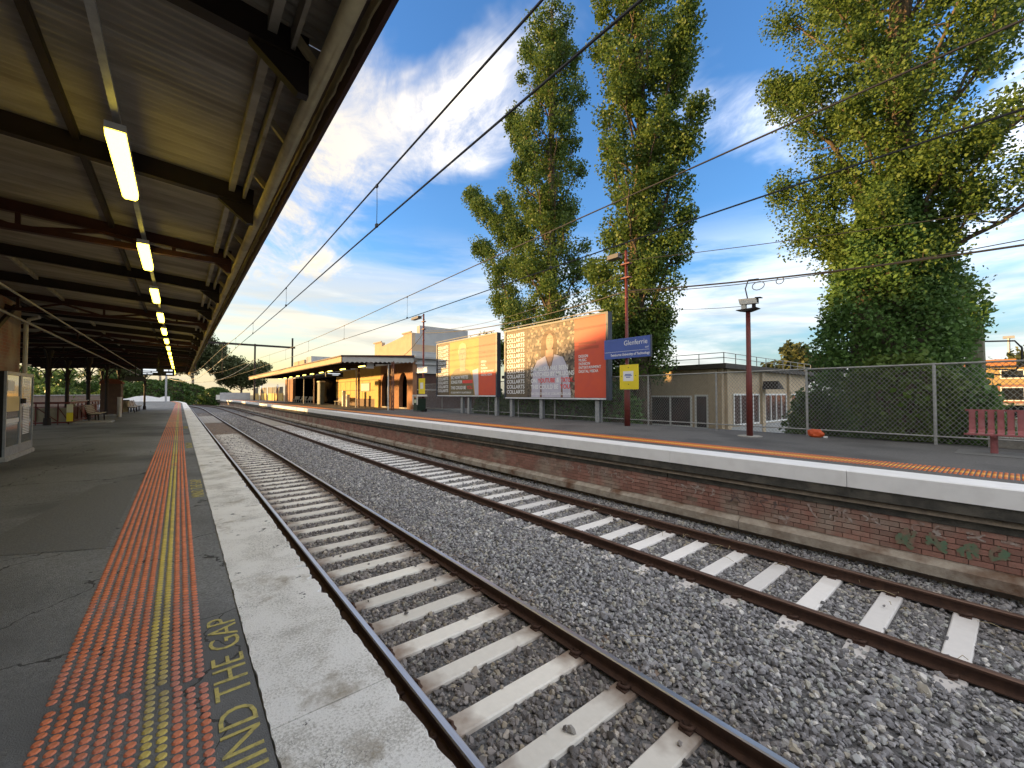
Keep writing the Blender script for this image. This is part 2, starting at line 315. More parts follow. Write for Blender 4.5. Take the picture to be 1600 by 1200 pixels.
# chipped white paint over concrete, for the near platform edge
def chipped():
    m = bpy.data.materials.new('chipped_white_edge_paint'); m.use_nodes = True; nt = m.node_tree; N = nt.nodes.new; L = nt.links.new
    p = nt.nodes['Principled BSDF']; p.inputs['Roughness'].default_value = .8
    pos = N('ShaderNodeNewGeometry').outputs['Position']
    def noise(s, d, ro, vec=pos):
        n = N('ShaderNodeTexNoise'); n.inputs['Scale'].default_value = s; n.inputs['Detail'].default_value = d; n.inputs['Roughness'].default_value = ro; L(vec, n.inputs['Vector']); return n
    def rmp(x, a, b):
        r = N('ShaderNodeMapRange'); r.inputs[1].default_value = a; r.inputs[2].default_value = b; L(x, r.inputs[0]); return r.outputs[0]
    def mx(f, a, b):
        x = N('ShaderNodeMix'); x.data_type = 'RGBA'; L(f, x.inputs[0])
        for s, v in ((x.inputs[6], a), (x.inputs[7], b)):
            if isinstance(v, tuple): s.default_value = v + (1,)
            else: L(v, s)
        return x.outputs[2]
    big = noise(2.6, 5, .6); sp = noise(75, 4, .7)
    ad = N('ShaderNodeMath'); ad.operation = 'MULTIPLY_ADD'; L(big.outputs['Fac'], ad.inputs[0]); ad.inputs[1].default_value = .75; L(sp.outputs['Fac'], ad.inputs[2])
    f1 = rmp(ad.outputs[0], .86, 1.05)
    c = mx(f1, (.88, .86, .81), (.52, .495, .44))
    f2 = rmp(noise(3.5, 6, .65).outputs['Fac'], .56, .72); c = mx(f2, c, (.37, .32, .245))
    # cracked paint lines
    vo = N('ShaderNodeTexVoronoi'); vo.feature = 'DISTANCE_TO_EDGE'; vo.inputs['Scale'].default_value = 26
    wv = N('ShaderNodeVectorMath'); wv.operation = 'MULTIPLY_ADD'; L(noise(9, 3, .6).outputs['Color'], wv.inputs[0]); wv.inputs[1].default_value = (.12, .12, .12); L(pos, wv.inputs[2])
    L(wv.outputs[0], vo.inputs['Vector'])
    cr = N('ShaderNodeMath'); cr.operation = 'LESS_THAN'; L(vo.outputs['Distance'], cr.inputs[0]); cr.inputs[1].default_value = .018
    gate = rmp(noise(1.3, 3, .5).outputs['Fac'], .52, .60)
    cm = N('ShaderNodeMath'); cm.operation = 'MULTIPLY'; L(cr.outputs[0], cm.inputs[0]); L(gate, cm.inputs[1])
    c = mx(cm.outputs[0], c, (.26, .25, .22))
    # chips down to the dark asphaltic base, thickest along the edges
    chip = rmp(noise(6, 8, .72).outputs['Fac'], .64, .655); c = mx(chip, c, (.035, .034, .032))
    L(c, p.inputs['Base Color'])
    b = N('ShaderNodeBump'); b.inputs['Strength'].default_value = .5; b.inputs['Distance'].default_value = .01; L(ad.outputs[0], b.inputs['Height']); L(b.outputs[0], p.inputs['Normal'])
    return m
M['chipped'] = chipped()
# concrete sleeper with rust staining beside each rail (object space, x across the track)
def sleeper_mat(name, c1, c2, stain):
    m = bpy.data.materials.new(name); m.use_nodes = True; nt = m.node_tree; N = nt.nodes.new; L = nt.links.new
    p = nt.nodes['Principled BSDF']; p.inputs['Roughness'].default_value = .85
    o = N('ShaderNodeTexCoord').outputs['Object']; sp = N('ShaderNodeSeparateXYZ'); L(o, sp.inputs[0])
    pos = N('ShaderNodeNewGeometry').outputs['Position']
    n = N('ShaderNodeTexNoise'); n.inputs['Scale'].default_value = 14; n.inputs['Detail'].default_value = 6; L(pos, n.inputs['Vector'])
    x = N('ShaderNodeMix'); x.data_type = 'RGBA'; L(n.outputs['Fac'], x.inputs[0]); x.inputs[6].default_value = c1 + (1,); x.inputs[7].default_value = c2 + (1,)
    ab = N('ShaderNodeMath'); ab.operation = 'ABSOLUTE'; L(sp.outputs[0], ab.inputs[0])
    n2 = N('ShaderNodeTexNoise'); n2.inputs['Scale'].default_value = 5; n2.inputs['Detail'].default_value = 3; L(pos, n2.inputs['Vector'])
    ad = N('ShaderNodeMath'); ad.operation = 'MULTIPLY_ADD'; L(n2.outputs['Fac'], ad.inputs[0]); ad.inputs[1].default_value = .5; L(ab.outputs[0], ad.inputs[2])
    r = N('ShaderNodeMapRange'); r.inputs[1].default_value = .66; r.inputs[2].default_value = .98; r.inputs[4].default_value = stain; L(ad.outputs[0], r.inputs[0])
    y = N('ShaderNodeMix'); y.data_type = 'RGBA'; L(r.outputs[0], y.inputs[0]); L(x.outputs[2], y.inputs[6]); y.inputs[7].default_value = (.19, .115, .072, 1)
    h = N('ShaderNodeHueSaturation'); L(y.outputs[2], h.inputs['Color']); rr = N('ShaderNodeMapRange'); L(N('ShaderNodeObjectInfo').outputs['Random'], rr.inputs[0]); rr.inputs[3].default_value = .86; rr.inputs[4].default_value = 1.12; L(rr.outputs[0], h.inputs['Value'])
    L(h.outputs[0], p.inputs['Base Color'])
    b = N('ShaderNodeBump'); b.inputs['Strength'].default_value = .25; b.inputs['Distance'].default_value = .01; L(n.outputs['Fac'], b.inputs['Height']); L(b.outputs[0], p.inputs['Normal'])
    return m
M['sleeper_near'] = sleeper_mat('stained_concrete_sleeper', (.82, .78, .70), (.70, .665, .59), .85)
M['sleeper_far'] = sleeper_mat('pale_concrete_sleeper', (.86, .84, .81), (.76, .74, .71), .25)
def stone_mat():
    m = bpy.data.materials.new('basalt_ballast'); m.use_nodes = True; nt = m.node_tree; N = nt.nodes.new; L = nt.links.new
    p = nt.nodes['Principled BSDF']; p.inputs['Roughness'].default_value = .7
    r = N('ShaderNodeValToRGB'); L(N('ShaderNodeObjectInfo').outputs['Random'], r.inputs[0])
    e = r.color_ramp.elements; e[0].position = 0; e[0].color = (.12, .117, .12, 1); e[1].position = 1; e[1].color = (.72, .70, .66, 1)
    for q, c in ((.40, (.24, .235, .243)), (.70, (.36, .352, .36)), (.84, (.37, .385, .36)), (.92, (.42, .385, .31)), (.97, (.52, .50, .47))):
        k = e.new(q); k.color = c + (1,)
    g = N('ShaderNodeNewGeometry'); sx = N('ShaderNodeSeparateXYZ'); L(g.outputs['Position'], sx.inputs[0])
    no = N('ShaderNodeTexNoise'); no.inputs['Scale'].default_value = 1.6; no.inputs['Detail'].default_value = 4; L(g.outputs['Position'], no.inputs['Vector'])
    last = r.outputs[0]
    for c_, w_, amt in ((2.47, 1.15, .62), (7.57, .45, .45)):
        d = N('ShaderNodeMath'); d.operation = 'SUBTRACT'; L(sx.outputs[0], d.inputs[0]); d.inputs[1].default_value = c_
        a_ = N('ShaderNodeMath'); a_.operation = 'ABSOLUTE'; L(d.outputs[0], a_.inputs[0])
        q = N('ShaderNodeMath'); q.operation = 'MULTIPLY_ADD'; L(no.outputs['Fac'], q.inputs[0]); q.inputs[1].default_value = -.9; L(a_.outputs[0], q.inputs[2])
        mr = N('ShaderNodeMapRange'); mr.inputs[1].default_value = w_ - .75; mr.inputs[2].default_value = w_ - .15; mr.inputs[3].default_value = amt; mr.inputs[4].default_value = 0; L(q.outputs[0], mr.inputs[0])
        x = N('ShaderNodeMix'); x.data_type = 'RGBA'; x.blend_type = 'MULTIPLY'; L(mr.outputs[0], x.inputs[0]); L(last, x.inputs[6]); x.inputs[7].default_value = (.62, .52, .42, 1); last = x.outputs[2]
    L(last, p.inputs['Base Color'])
    return m
M['stone'] = stone_mat()
M['ballast_bed'] = mat('ballast_bed', (.05, .05, .052), (.20, .197, .197), 28, .9, bump=1.0, bscale=30, coord='World', detail=8)
M['earth'] = mat('rough_ground', (.10, .095, .06), (.07, .075, .04), .8, .95, coord='World')
def lit(name, c, s, base=.8):
    m = bpy.data.materials.new(name); m.use_nodes = True; p = m.node_tree.nodes['Principled BSDF']
    p.inputs['Base Color'].default_value = (base, base, base * .94, 1); p.inputs['Emission Color'].default_value = c + (1,); p.inputs['Emission Strength'].default_value = s; return m
M['lamp'] = lit('lit_diffuser', (1.0, .74, .06), 1.7)
M['lamp_far'] = lit('lit_diffuser_far', (1.0, .80, .12), 1.0)
M['screen'] = lit('screen_text', (.9, .95, 1.0), .13, .05)

# ------------------------------------------------------------------ ground, platforms, tracks
ZN, ZF = 1.25, 1.49                 # near and far platform tops
XN, XF = 0.868, 8.33                # near and far platform edges
me = MB().add([(-1500, -1500, -.3), (1500, -1500, -.3), (1500, 1500, -.3), (-1500, 1500, -.3)], [(0, 1, 2, 3)]).mesh('ground', M['earth'])
tag(obj('ground', me), 'rough earth beyond and below the station platforms', kind='structure')

def bed_z(x):
    if x < 1.55 or x > 7.75: return .0
    if 3.42 < x < 5.72: return .012
    return -.03
bed = MB()
xs = [XN - .1, 1.45, 1.7, 3.2, 3.5, 5.6, 5.95, 7.45, 7.7, 8.7]
for a, b in zip(xs[:-1], xs[1:]): pass
bed.loft([(x, bed_z(x)) for x in xs], trange(-8, 330, 6, 5), closed=False)
tag(bed.build('ballast_bed', M['ballast_bed']), kind='structure')

# near platform: fill, asphalt top, coping slabs, warning studs, lettering
plat = tag(empty('platform', (0, 0, 0)), 'near asphalt platform with orange warning studs and chipped white edge', kind='structure')
MB().loft([(-9.0, -.3), (.80, -.3), (.80, ZN - .16), (-9.0, ZN - .16)], trange(-6, 112)).build('platform_wall', M['wall_dark'], plat)
MB().loft([(-9.0, ZN - .155), (.325, ZN - .155), (.325, ZN), (-9.0, ZN)], trange(-6, 112)).build('asphalt_top', M['asphalt'], plat)
def slab_mesh(L, y0, seed):
    rr = random.Random(seed); n = max(3, int(L / .035)); mb = MB(); vs = []
    e0 = e1 = 0
    for i in range(n + 1):
        y = y0 + .004 + (L - .008) * i / n
        e0 = .6 * e0 + rr.uniform(-.007, .007); e1 = .5 * e1 + rr.uniform(-.006, .006)
        if rr.random() < .12: e1 -= rr.uniform(.012, .055)
        s = shift(y)
        xa, xb = .328 + abs(e0) + s, XN + min(e1, .004) + s
        vs += [(xa, y, ZN - .15), (xa, y, ZN + .004), (xb - .006, y, ZN + .004), (xb, y, ZN - .006), (xb, y, ZN - .15)]
    fs = []
    for i in range(n):
        for k in range(4): fs.append((i * 5 + k, i * 5 + k + 1, i * 5 + 6 + k, i * 5 + 5 + k))
    fs += [(0, 1, 2, 3, 4), tuple(n * 5 + k for k in (4, 3, 2, 1, 0))]
    return mb.add(vs, fs).mesh('coping_slab', M['chipped'])
y = -5.2; k = 0
while y < 111:
    L = 1.82 if y < 80 else 1.5
    if y < 30: obj('coping_slab', slab_mesh(L, y, k), plat)
    else:
        mb = MB(); mb.loft([(.33, ZN - .15), (.33, ZN + .004), (XN, ZN + .004), (XN, ZN - .15)], [y + .004, y + L - .004]); mb.build('coping_slab', M['chipped'], plat)
    y += L; k += 1
# lighter repair patch in the asphalt
MB().add([(-1.55, 6.0, ZN + .004), (-.52, 5.5, ZN + .004), (-.50, 9.6, ZN + .004), (-1.0, 9.4, ZN + .004)], [(0, 1, 2, 3)]).build('asphalt_patch', M['patch'], plat)
MB().add([(-3.2, 1.0, ZN + .003), (-.52, 1.0, ZN + .003), (-.52, 2.66, ZN + .003), (-3.2, 2.30, ZN + .003)], [(0, 1, 2, 3)]).build('asphalt_patch', M['patch'], plat)
MB().add([(-8.9, 44.6, ZN + .004), (-.52, 44.6, ZN + .004), (-.52, 44.75, ZN + .004), (-8.9, 44.75, ZN + .004)], [(0, 1, 2, 3)]).build('painted_line', M['letter_yellow'], plat)

def stud(mb, x, y, z, n=8, r=.0205, r1=.0145, h=.006):
    c = [(math.cos(2 * math.pi * (i + .5) / n), math.sin(2 * math.pi * (i + .5) / n)) for i in range(n)]
    mb.add([(x + r * a, y + r * b, z) for a, b in c] + [(x + r1 * a, y + r1 * b, z + h) for a, b in c],
           [tuple(range(n, 2 * n))] + [(i, (i + 1) % n, n + (i + 1) % n, n + i) for i in range(n)])
sm = MB(); stud(sm, 0, 0, 0)
st_o = sm.mesh('warning_stud', M['tactile_orange']); st_y = sm.mesh('warning_stud', M['tactile_yellow'])
Z0 = ZN + .0015
def row_x(r, y):
    x = -.449 + r * .0505
    if y < 2.86 - .018 * r: x += .009
    return x
mo, my = MB(), MB()
cnt = 0; y = 1.86; k = 0
while y < 24:
    for r in range(12):
        yel = r in (7, 8); x = row_x(r, y) + random.uniform(-.0012, .0012); yy = y + random.uniform(-.0015, .0015)
        if abs(y - (2.86 - .018 * r)) < .012: continue
        if y > 10 and (int(y / 2.6) % 3 == 1) and r in (7, 8) and random.random() < .2: yel = False
        if cnt < 300 and y > 1.98:
            obj('warning_stud', st_y if yel else st_o, plat, (x, yy, Z0)); cnt += 1
        else: stud(my if yel else mo, x, yy, Z0, 8 if y < 9 else 6 if y < 14 else 4)
    y += .0505
for r in range(12):
    mb = my if r in (7, 8) else mo
    x = -.449 + r * .0505
    mb.loft([(x - .017, Z0), (x - .012, Z0 + .006), (x + .012, Z0 + .006), (x + .017, Z0)], trange(24, 108, 6, 3))
tag(mo.build('warning_studs_beyond', M['tactile_orange_isl'], plat), kind='stuff')
tag(my.build('yellow_studs_beyond', M['tactile_yellow_isl'], plat), kind='stuff')

def text_mesh(s, size, m, spacing=1.0, bold=0.0, align='LEFT', width=1.0, extr=.0015):
    cu = bpy.data.curves.new('lettering', 'FONT'); cu.body = s; cu.size = size; cu.space_character = spacing; cu.offset = bold; cu.align_x = align; cu.extrude = extr; cu.resolution_u = 3
    o = bpy.data.objects.new('tmp', cu); col.objects.link(o)
    dg = bpy.context.evaluated_depsgraph_get(); me = bpy.data.meshes.new_from_object(o.evaluated_get(dg)); me.name = 'lettering'
    bpy.data.objects.remove(o); bpy.data.curves.remove(cu)
    me.materials.clear(); me.materials.append(m)
    if width != 1.0: me.transform(Matrix.Diagonal((width, 1, 1, 1)))
    return me
def text(s, size, m, parent, mtx, name='lettering', **kw):
    o = obj(name, text_mesh(s, size, m, **kw), parent); o.matrix_local = mtx; return o
def frame_mtx(o, right, up):
    r = Vector(right).normalized(); u = Vector(up).normalized(); n = r.cross(u)
    return Matrix(((r.x, u.x, n.x, o[0]), (r.y, u.y, n.y, o[1]), (r.z, u.z, n.z, o[2]), (0, 0, 0, 1)))
for y in (1.78, 7.4, 14.3, 22.5):
    text('MIND THE GAP', .215, M['letter_yellow'], plat, frame_mtx((.302, y, ZN + .003), (0, 1, 0), (-1, 0, 0)), width=1.02, bold=-.001, spacing=1.03)

# far platform
platf = tag(empty('platform', (0, 0, 0)), 'far asphalt platform with white edge, orange studs and graffiti-tagged brick face', kind='structure')
MB().loft([(8.52, -.3), (14.9, -.3), (14.9, ZF - .2), (8.52, ZF - .2)], trange(-14, 112)).build('platform_core', M['mortar'], platf)
MB().loft([(8.94, ZF - .19), (14.9, ZF - .19), (14.9, ZF), (8.94, ZF)], trange(-14, 112)).build('asphalt_top', M['asphalt_far'], platf)
y = -13.5
while y < 111:
    L = 3.05
    mb = MB(); e = .004
    mb.loft([(8.935, ZF - .10), (8.935, ZF + .004), (XF + .014, ZF + .004), (XF, ZF - .008), (XF, 1.235), (XF + .05, 1.235), (XF + .05, ZF - .10)], [y + e, y + L - e])
    mb.build('coping_slab', M['white_far'], platf); y += L
# bearer, ledge, dark beam under the coping
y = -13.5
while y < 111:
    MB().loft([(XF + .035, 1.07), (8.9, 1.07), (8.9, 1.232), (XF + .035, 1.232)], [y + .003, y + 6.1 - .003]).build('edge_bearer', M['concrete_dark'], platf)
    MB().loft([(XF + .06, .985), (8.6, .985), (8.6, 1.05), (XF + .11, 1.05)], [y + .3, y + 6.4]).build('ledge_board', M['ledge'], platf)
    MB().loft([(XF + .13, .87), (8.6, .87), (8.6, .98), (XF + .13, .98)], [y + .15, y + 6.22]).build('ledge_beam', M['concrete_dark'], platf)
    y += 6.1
# brick face: each brick a piece
WX = 8.50
brick0 = MB().box(0, .11, .004, .226, .004, .076).mesh('brick', M['brick'])
bj = MB(); nb = 0
rows = [(z, i) for i, z in enumerate(np.arange(.37, .86, .083))]
slots = []
for z, i in rows:
    y = -6 + (.115 if i % 2 else 0)
    while y < 34: slots.append((y, z)); y += .231
slots.sort(key=lambda s: abs(s[0] - 2.2))
for y, z in slots:
    x = WX - .012 + random.uniform(-.004, .004)
    if random.random() < .012: continue
    if nb < 300: obj('brick', brick0, platf, (x, y, z)); nb += 1
    else: bj.box(x, x + .05, y + .004, y + .226, z + .004, z + .076)
tag(bj.build('bricks_beyond', M['brick_isl'], platf), kind='stuff')
def brick_wall_mat():
    m = bpy.data.materials.new('brick_face_far'); m.use_nodes = True; nt = m.node_tree; N = nt.nodes.new; L = nt.links.new; p = nt.nodes['Principled BSDF']; p.inputs['Roughness'].default_value = .9
    g = N('ShaderNodeNewGeometry'); s = N('ShaderNodeSeparateXYZ'); L(g.outputs['Position'], s.inputs[0]); c = N('ShaderNodeCombineXYZ'); L(s.outputs[1], c.inputs[0]); L(s.outputs[2], c.inputs[1])
    b = N('ShaderNodeTexBrick'); b.inputs['Scale'].default_value = 1; b.inputs['Brick Width'].default_value = .231; b.inputs['Row Height'].default_value = .083; b.inputs['Mortar Size'].default_value = .006
    b.inputs['Color1'].default_value = (.26, .10, .07, 1); b.inputs['Color2'].default_value = (.20, .12, .09, 1); b.inputs['Mortar'].default_value = (.24, .19, .15, 1); L(c.outputs[0], b.inputs['Vector'])
    n = N('ShaderNodeTexNoise'); n.inputs['Scale'].default_value = 1.2; n.inputs['Detail'].default_value = 6; L(g.outputs['Position'], n.inputs['Vector'])
    r = N('ShaderNodeMapRange'); r.inputs[1].default_value = .42; r.inputs[2].default_value = .62; L(n.outputs['Fac'], r.inputs[0])
    x = N('ShaderNodeMix'); x.data_type = 'RGBA'; L(r.outputs[0], x.inputs[0]); L(b.outputs['Color'], x.inputs[6]); x.inputs[7].default_value = (.30, .25, .19, 1); L(x.outputs[2], p.inputs['Base Color'])
    return m
MB().loft([(WX - .005, .36), (WX + .1, .36), (WX + .1, .86), (WX - .005, .86)], trange(34, 112)).build('brick_face', brick_wall_mat(), platf)
y = -14
while y < 112:
    L = random.choice((2.4, 3.0, 3.6)); j = random.uniform(-.012, .012)
    MB().loft([(WX - .20 + j, .155), (WX + .1, .155), (WX + .1, .365), (WX - .09, .365), (WX - .20 + j, .30)], [y + .006, min(112, y + L - .006)]).build('footing_block', M['footing'], platf); y += L
# graffiti strokes, paint film on the bricks
def strokes(name, m, seed, y0, y1, z0, z1, n, w):
    rr = random.Random(seed); mb = MB()
    for i in range(n):
        y = y0 + (y1 - y0) * (i + .5) / n + rr.uniform(-.06, .06); pts = []
        a, b = rr.uniform(z0, z0 + .45 * (z1 - z0)), rr.uniform(z0 + .55 * (z1 - z0), z1); dy = rr.uniform(-.12, .14); bow = rr.uniform(-.10, .10)
        for k in range(7):
            f = k / 6; pts.append((y + dy * f + bow * math.sin(math.pi * f * rr.choice((1, 1, 2))), a + (b - a) * f))
        for (ya, za), (yb, zb) in zip(pts[:-1], pts[1:]):
            d = Vector((yb - ya, zb - za)); 
            if d.length < 1e-4: continue
            q = Vector((-d.y, d.x)).normalized() * w / 2 * rr.uniform(.6, 1.2); x = WX - .0175 - .0003 * (len(mb.f))
            mb.add([(x, ya - q.x, za - q.y), (x, yb - q.x, zb - q.y), (x, yb + q.x, zb + q.y), (x, ya + q.x, za + q.y)], [(0, 1, 2, 3)])
    return mb.build(name, m, platf)
gw = mat('graffiti_white', (.46, .40, .36), (.30, .19, .15), 16, .8, coord='World', lo=.4, hi=.6)
gg = mat('graffiti_green', (.13, .21, .13), (.30, .17, .13), 10, .8, coord='World', lo=.42, hi=.66)
gk = mat('graffiti_dark', (.11, .085, .08), (.28, .15, .12), 12, .8, coord='World', lo=.42, hi=.62)
strokes('graffiti_tag', gw, 3, 3.9, 4.8, .62, .82, 9, .022)
strokes('graffiti_tag', gk, 4, 2.7, 3.7, .58, .84, 9, .028)
strokes('graffiti_tag', gw, 5, 1.3, 2.2, .60, .86, 8, .03)
strokes('graffiti_tag', gg, 6, .15, 1.25, .42, .72, 14, .055)
strokes('graffiti_tag', gw, 8, .0, 1.1, .66, .86, 6, .025)
strokes('graffiti_tag', gw, 9, 5.8, 9.2, .55, .84, 20, .02)
strokes('graffiti_tag', gw, 11, 2.62, 2.74, .40, .56, 5, .05)
# far platform warning studs
mo, my = MB(), MB()
for r in range(13):
    x = 9.32 + r * .056; y = -9.0
    tgt = my if r in (4, 5, 6, 7) else mo
    while y < 16:
        d = math.hypot(x, y)
        stud(tgt, x + shift(y), y, ZF + .0015, 6 if y < 6 else 4, .021, .0145, .009); y += .056
    tgt.loft([(x - .021, ZF + .0015), (x - .014, ZF + .011), (x + .014, ZF + .011), (x + .021, ZF + .0015)], trange(16, 110, 6, 3))
tag(mo.build('warning_studs', M['strip_orange'], platf), kind='stuff')
tag(my.build('yellow_studs', M['strip_yellow'], platf), kind='stuff')

# tracks
RT = .17
def rail_prof(x, side):
    return [(x - .064, .020), (x + .064, .020), (x + .064, .030), (x + .014, .046), (x + .009, .060), (x + .009, .125), (x + .035, .135), (x + .035, .160),
            (x + .024, RT), (x - .024, RT), (x - .035, .160), (x - .035, .135), (x - .009, .125), (x - .009, .060), (x - .014, .046), (x - .064, .030)]
def make_track(label, xl, xr, y0, pitch, mtop, msl, seed):
    tr = empty('railway_track', (0, 0, 0), label, 'track')
    ts = trange(-8, 300, 8, 3)
    for x in (xl, xr):
        mb = MB(); mb.loft(rail_prof(x, 0), ts)
        mb.m = []
        n = 16
        for i in range(len(ts) - 1):
            mb.m += [1 if k in (8, 9, 7) and True else 0 for k in range(n)]
        mb.m += [0, 0]
        mb.build('rail', [M['rail_rust'], mtop], tr)
    cx = (xl + xr) / 2
    smesh = MB()
    hw, L = .112, 1.34
    prof = []
    for x, w, zt in ((-L, .105, .012), (-.95, .112, .0185), (-.5, .108, .010), (.5, .108, .010), (.95, .112, .0185), (L, .105, .012)):
        prof.append([(x, -w - .015, -.12), (x, w + .015, -.12), (x, w, zt - .012), (x, w - .012, zt), (x, -w + .012, zt), (x, -w, zt - .012)])
    vs = [p for r in prof for p in r]; fs = [tuple(range(5, -1, -1)), tuple(range(30, 36))]
    for i in range(5):
        for k in range(6): fs.append((i * 6 + k, i * 6 + (k + 1) % 6, i * 6 + 6 + (k + 1) % 6, i * 6 + 6 + k))
    sme = smesh.add(vs, fs).mesh('sleeper', msl)
    clip = MB()
    clip.tube([(.045, -.06, .028), (.10, -.045, .034), (.115, 0, .05), (.095, .04, .052), (.055, .05, .046), (.05, 0, .040)], .016, 6)
    clip.box(.066, .13, -.05, .05, .012, .030)
    cme = clip.mesh('rail_clip', M['rail_rust'], smooth=True)
    rr = random.Random(seed); y = y0; k = 0; n = 0
    while y < 34:
        s = obj('sleeper', sme, tr, (cx + rr.uniform(-.02, .02), y + rr.uniform(-.015, .015), rr.uniform(-.004, .003)), rr.uniform(-.008, .008)); n += 1
        if y < 11:
            for xx in (xl - cx, xr - cx):
                for sgn in (0, math.pi): obj('rail_clip', cme, s, (xx, 0, 0.0), sgn)
        y += pitch
    mb = MB()
    while y < 48:
        s = shift(y); mb.box(cx - 1.3 + s, cx + 1.3 + s, y - .11, y + .11, -.1, .015); y += pitch
    tag(mb.build('sleepers_beyond', msl, tr), kind='stuff')
    return tr
make_track('railway track with stained sleepers and bright railheads beside the near platform', 1.635, 3.305, 2.34 - 8 * .605, .605, M['rail_top'], M['sleeper_near'], 1)
make_track('railway track with pale sleepers and rusty rails beside the far platform', 5.85, 7.57, 3.69 - 12 * .645, .645, M['rail_top_far'], M['sleeper_far'], 2)
# old timber crossing decks between the rails far down both tracks
for (xa, xb, ya, yb, lab) in ((1.75, 3.2, 47.5, 62, 'weathered crossing deck between the rails of the near track'), (5.98, 7.42, 40, 58, 'weathered crossing deck between the rails of the far track')):
    e = empty('crossing_deck', (0, 0, 0), lab, 'deck'); n = 5; w = (xb - xa) / n
    for i in range(n): MB().box(xa + i * w + .01, xa + (i + 1) * w - .01, ya, yb, -.02, .05).build('plank', M['concrete'], e)

# ballast: loose stones
def stone_mesh(seed):
    r = np.random.default_rng(seed); bm = bmesh.new(); bmesh.ops.create_icosphere(bm, subdivisions=1, radius=1)
    sc_ = r.uniform(.6, 1.15, 3); sc_[2] *= .75
    for v in bm.verts: v.co = Vector([c * s for c, s in zip(v.co, sc_)]) * r.uniform(.66, 1.18)
    for _ in range(4):
        n = Vector(r.normal(size=3)).normalized(); d = r.uniform(.38, .6)
        for v in bm.verts:
            h = v.co.dot(n)
            if h > d: v.co -= n * (h - d)
    me = bpy.data.meshes.new('ballast_stone'); bm.to_mesh(me); bm.free(); me.materials.append(M['stone']); return me
stones = bpy.data.collections.new('ballast_stone_shapes')
for i in range(9): stones.objects.link(bpy.data.objects.new('ballast_stone', stone_mesh(i)))
def ballast_points():
    P = []; S = []
    def zone(x0, x1, y0, y1, dens, size, zoff=0.0):
        n = int((x1 - x0) * (y1 - y0) * dens)
        x = rng.uniform(x0, x1, n); y = rng.uniform(y0, y1, n)
        z = np.array([bed_z(v) for v in x]) + rng.uniform(-.012, .020, n) + zoff
        P.append(np.stack([x, y, z], 1)); S.append(rng.lognormal(math.log(size), .28, n))
    zone(.85, 8.6, -2.5, 3.0, 900, .031); zone(.85, 8.6, 3.0, 9.0, 900, .031); zone(.85, 8.6, 9, 18, 650, .033); zone(.85, 8.6, 18, 34, 300, .038); zone(.9, 8.5, 34, 75, 60, .05)
    P = np.concatenate(P); S = np.concatenate(S)
    # keep the rails and sleepers mostly clear
    x, y = P[:, 0], P[:, 1]; keep = np.ones(len(P), bool)
    for xr in (1.635, 3.305, 5.85, 7.57): keep &= np.abs(x - xr) > .075
    for y0, p, xa, xb in ((2.34, .605, 1.7, 3.24), (3.69, .645, 5.92, 7.5)):
        d = np.abs((y - y0 + p / 2) % p - p / 2); ins = (x > xa) & (x < xb) & (d < .125) & (y < 48)
        keep &= ~(ins & (rng.random(len(P)) > .004))
        P[ins & keep, 2] += .05
    d = np.abs((y - 3.69 + .3225) % .645 - .3225); e = (x > 5.42) & (x < 5.76) & (d < .1); keep &= ~(e & (rng.random(len(P)) < .72))
    P[~((x > 1.7) & (x < 3.24)) & ~((x > 5.4) & (x < 7.5)), 2] += .008
    return P[keep], S[keep]
P, S = ballast_points()
me = bpy.data.meshes.new('ballast_stones'); me.vertices.add(len(P)); me.vertices.foreach_set('co', P.ravel())
a = me.attributes.new('size', 'FLOAT', 'POINT'); a.data.foreach_set('value', S)
bo = obj('ballast_stones', me); tag(bo, 'loose dark grey crushed ballast stones around both tracks', 'ballast', kind='stuff')
def ballast_nodes():
    ng = bpy.data.node_groups.new('scatter_stones', 'GeometryNodeTree')
    ng.interface.new_socket('Geometry', in_out='INPUT', socket_type='NodeSocketGeometry'); ng.interface.new_socket('Geometry', in_out='OUTPUT', socket_type='NodeSocketGeometry')
    N = ng.nodes.new; L = ng.links.new; i = N('NodeGroupInput'); o = N('NodeGroupOutput'); mp = N('GeometryNodeMeshToPoints'); ins = N('GeometryNodeInstanceOnPoints')
    ci = N('GeometryNodeCollectionInfo'); ci.inputs['Collection'].default_value = stones; ci.inputs['Separate Children'].default_value = True; ci.inputs['Reset Children'].default_value = True
    rv = N('FunctionNodeRandomValue'); rv.data_type = 'FLOAT_VECTOR'; rv.inputs[0].default_value = (-.7, -.7, 0); rv.inputs[1].default_value = (.7, .7, 6.283)
    na = N('GeometryNodeInputNamedAttribute'); na.data_type = 'FLOAT'; na.inputs['Name'].default_value = 'size'
    L(i.outputs[0], mp.inputs[0]); L(mp.outputs[0], ins.inputs['Points']); L(ci.outputs[0], ins.inputs['Instance']); ins.inputs['Pick Instance'].default_value = True
    L(rv.outputs[0], ins.inputs['Rotation']); L(na.outputs[0], ins.inputs['Scale']); L(ins.outputs[0], o.inputs[0]); return ng
md = bo.modifiers.new('scatter', 'NODES'); md.node_group = ballast_nodes()
# dry grass stalks and litter between the rails
mb = MB()
for i in range(70):
    near = random.random() < .6
    x = random.uniform(6.9, 7.55) if near else random.uniform(3.4, 8.3); y = random.uniform(-1.5, 6.5); a = random.uniform(0, 6.28); l = random.uniform(.06, .28)
    mb.tube([(x, y, .05), (x + math.cos(a) * l * .5, y + math.sin(a) * l * .5, .065 + random.uniform(0, .03)), (x + math.cos(a) * l, y + math.sin(a) * l, .055)], .0035, 4)
tag(mb.build('dry_stalks', mat('straw', (.42, .35, .2), (.3, .24, .14), 5), None), 'dry straw stalks scattered on the ballast', 'straw', kind='stuff')

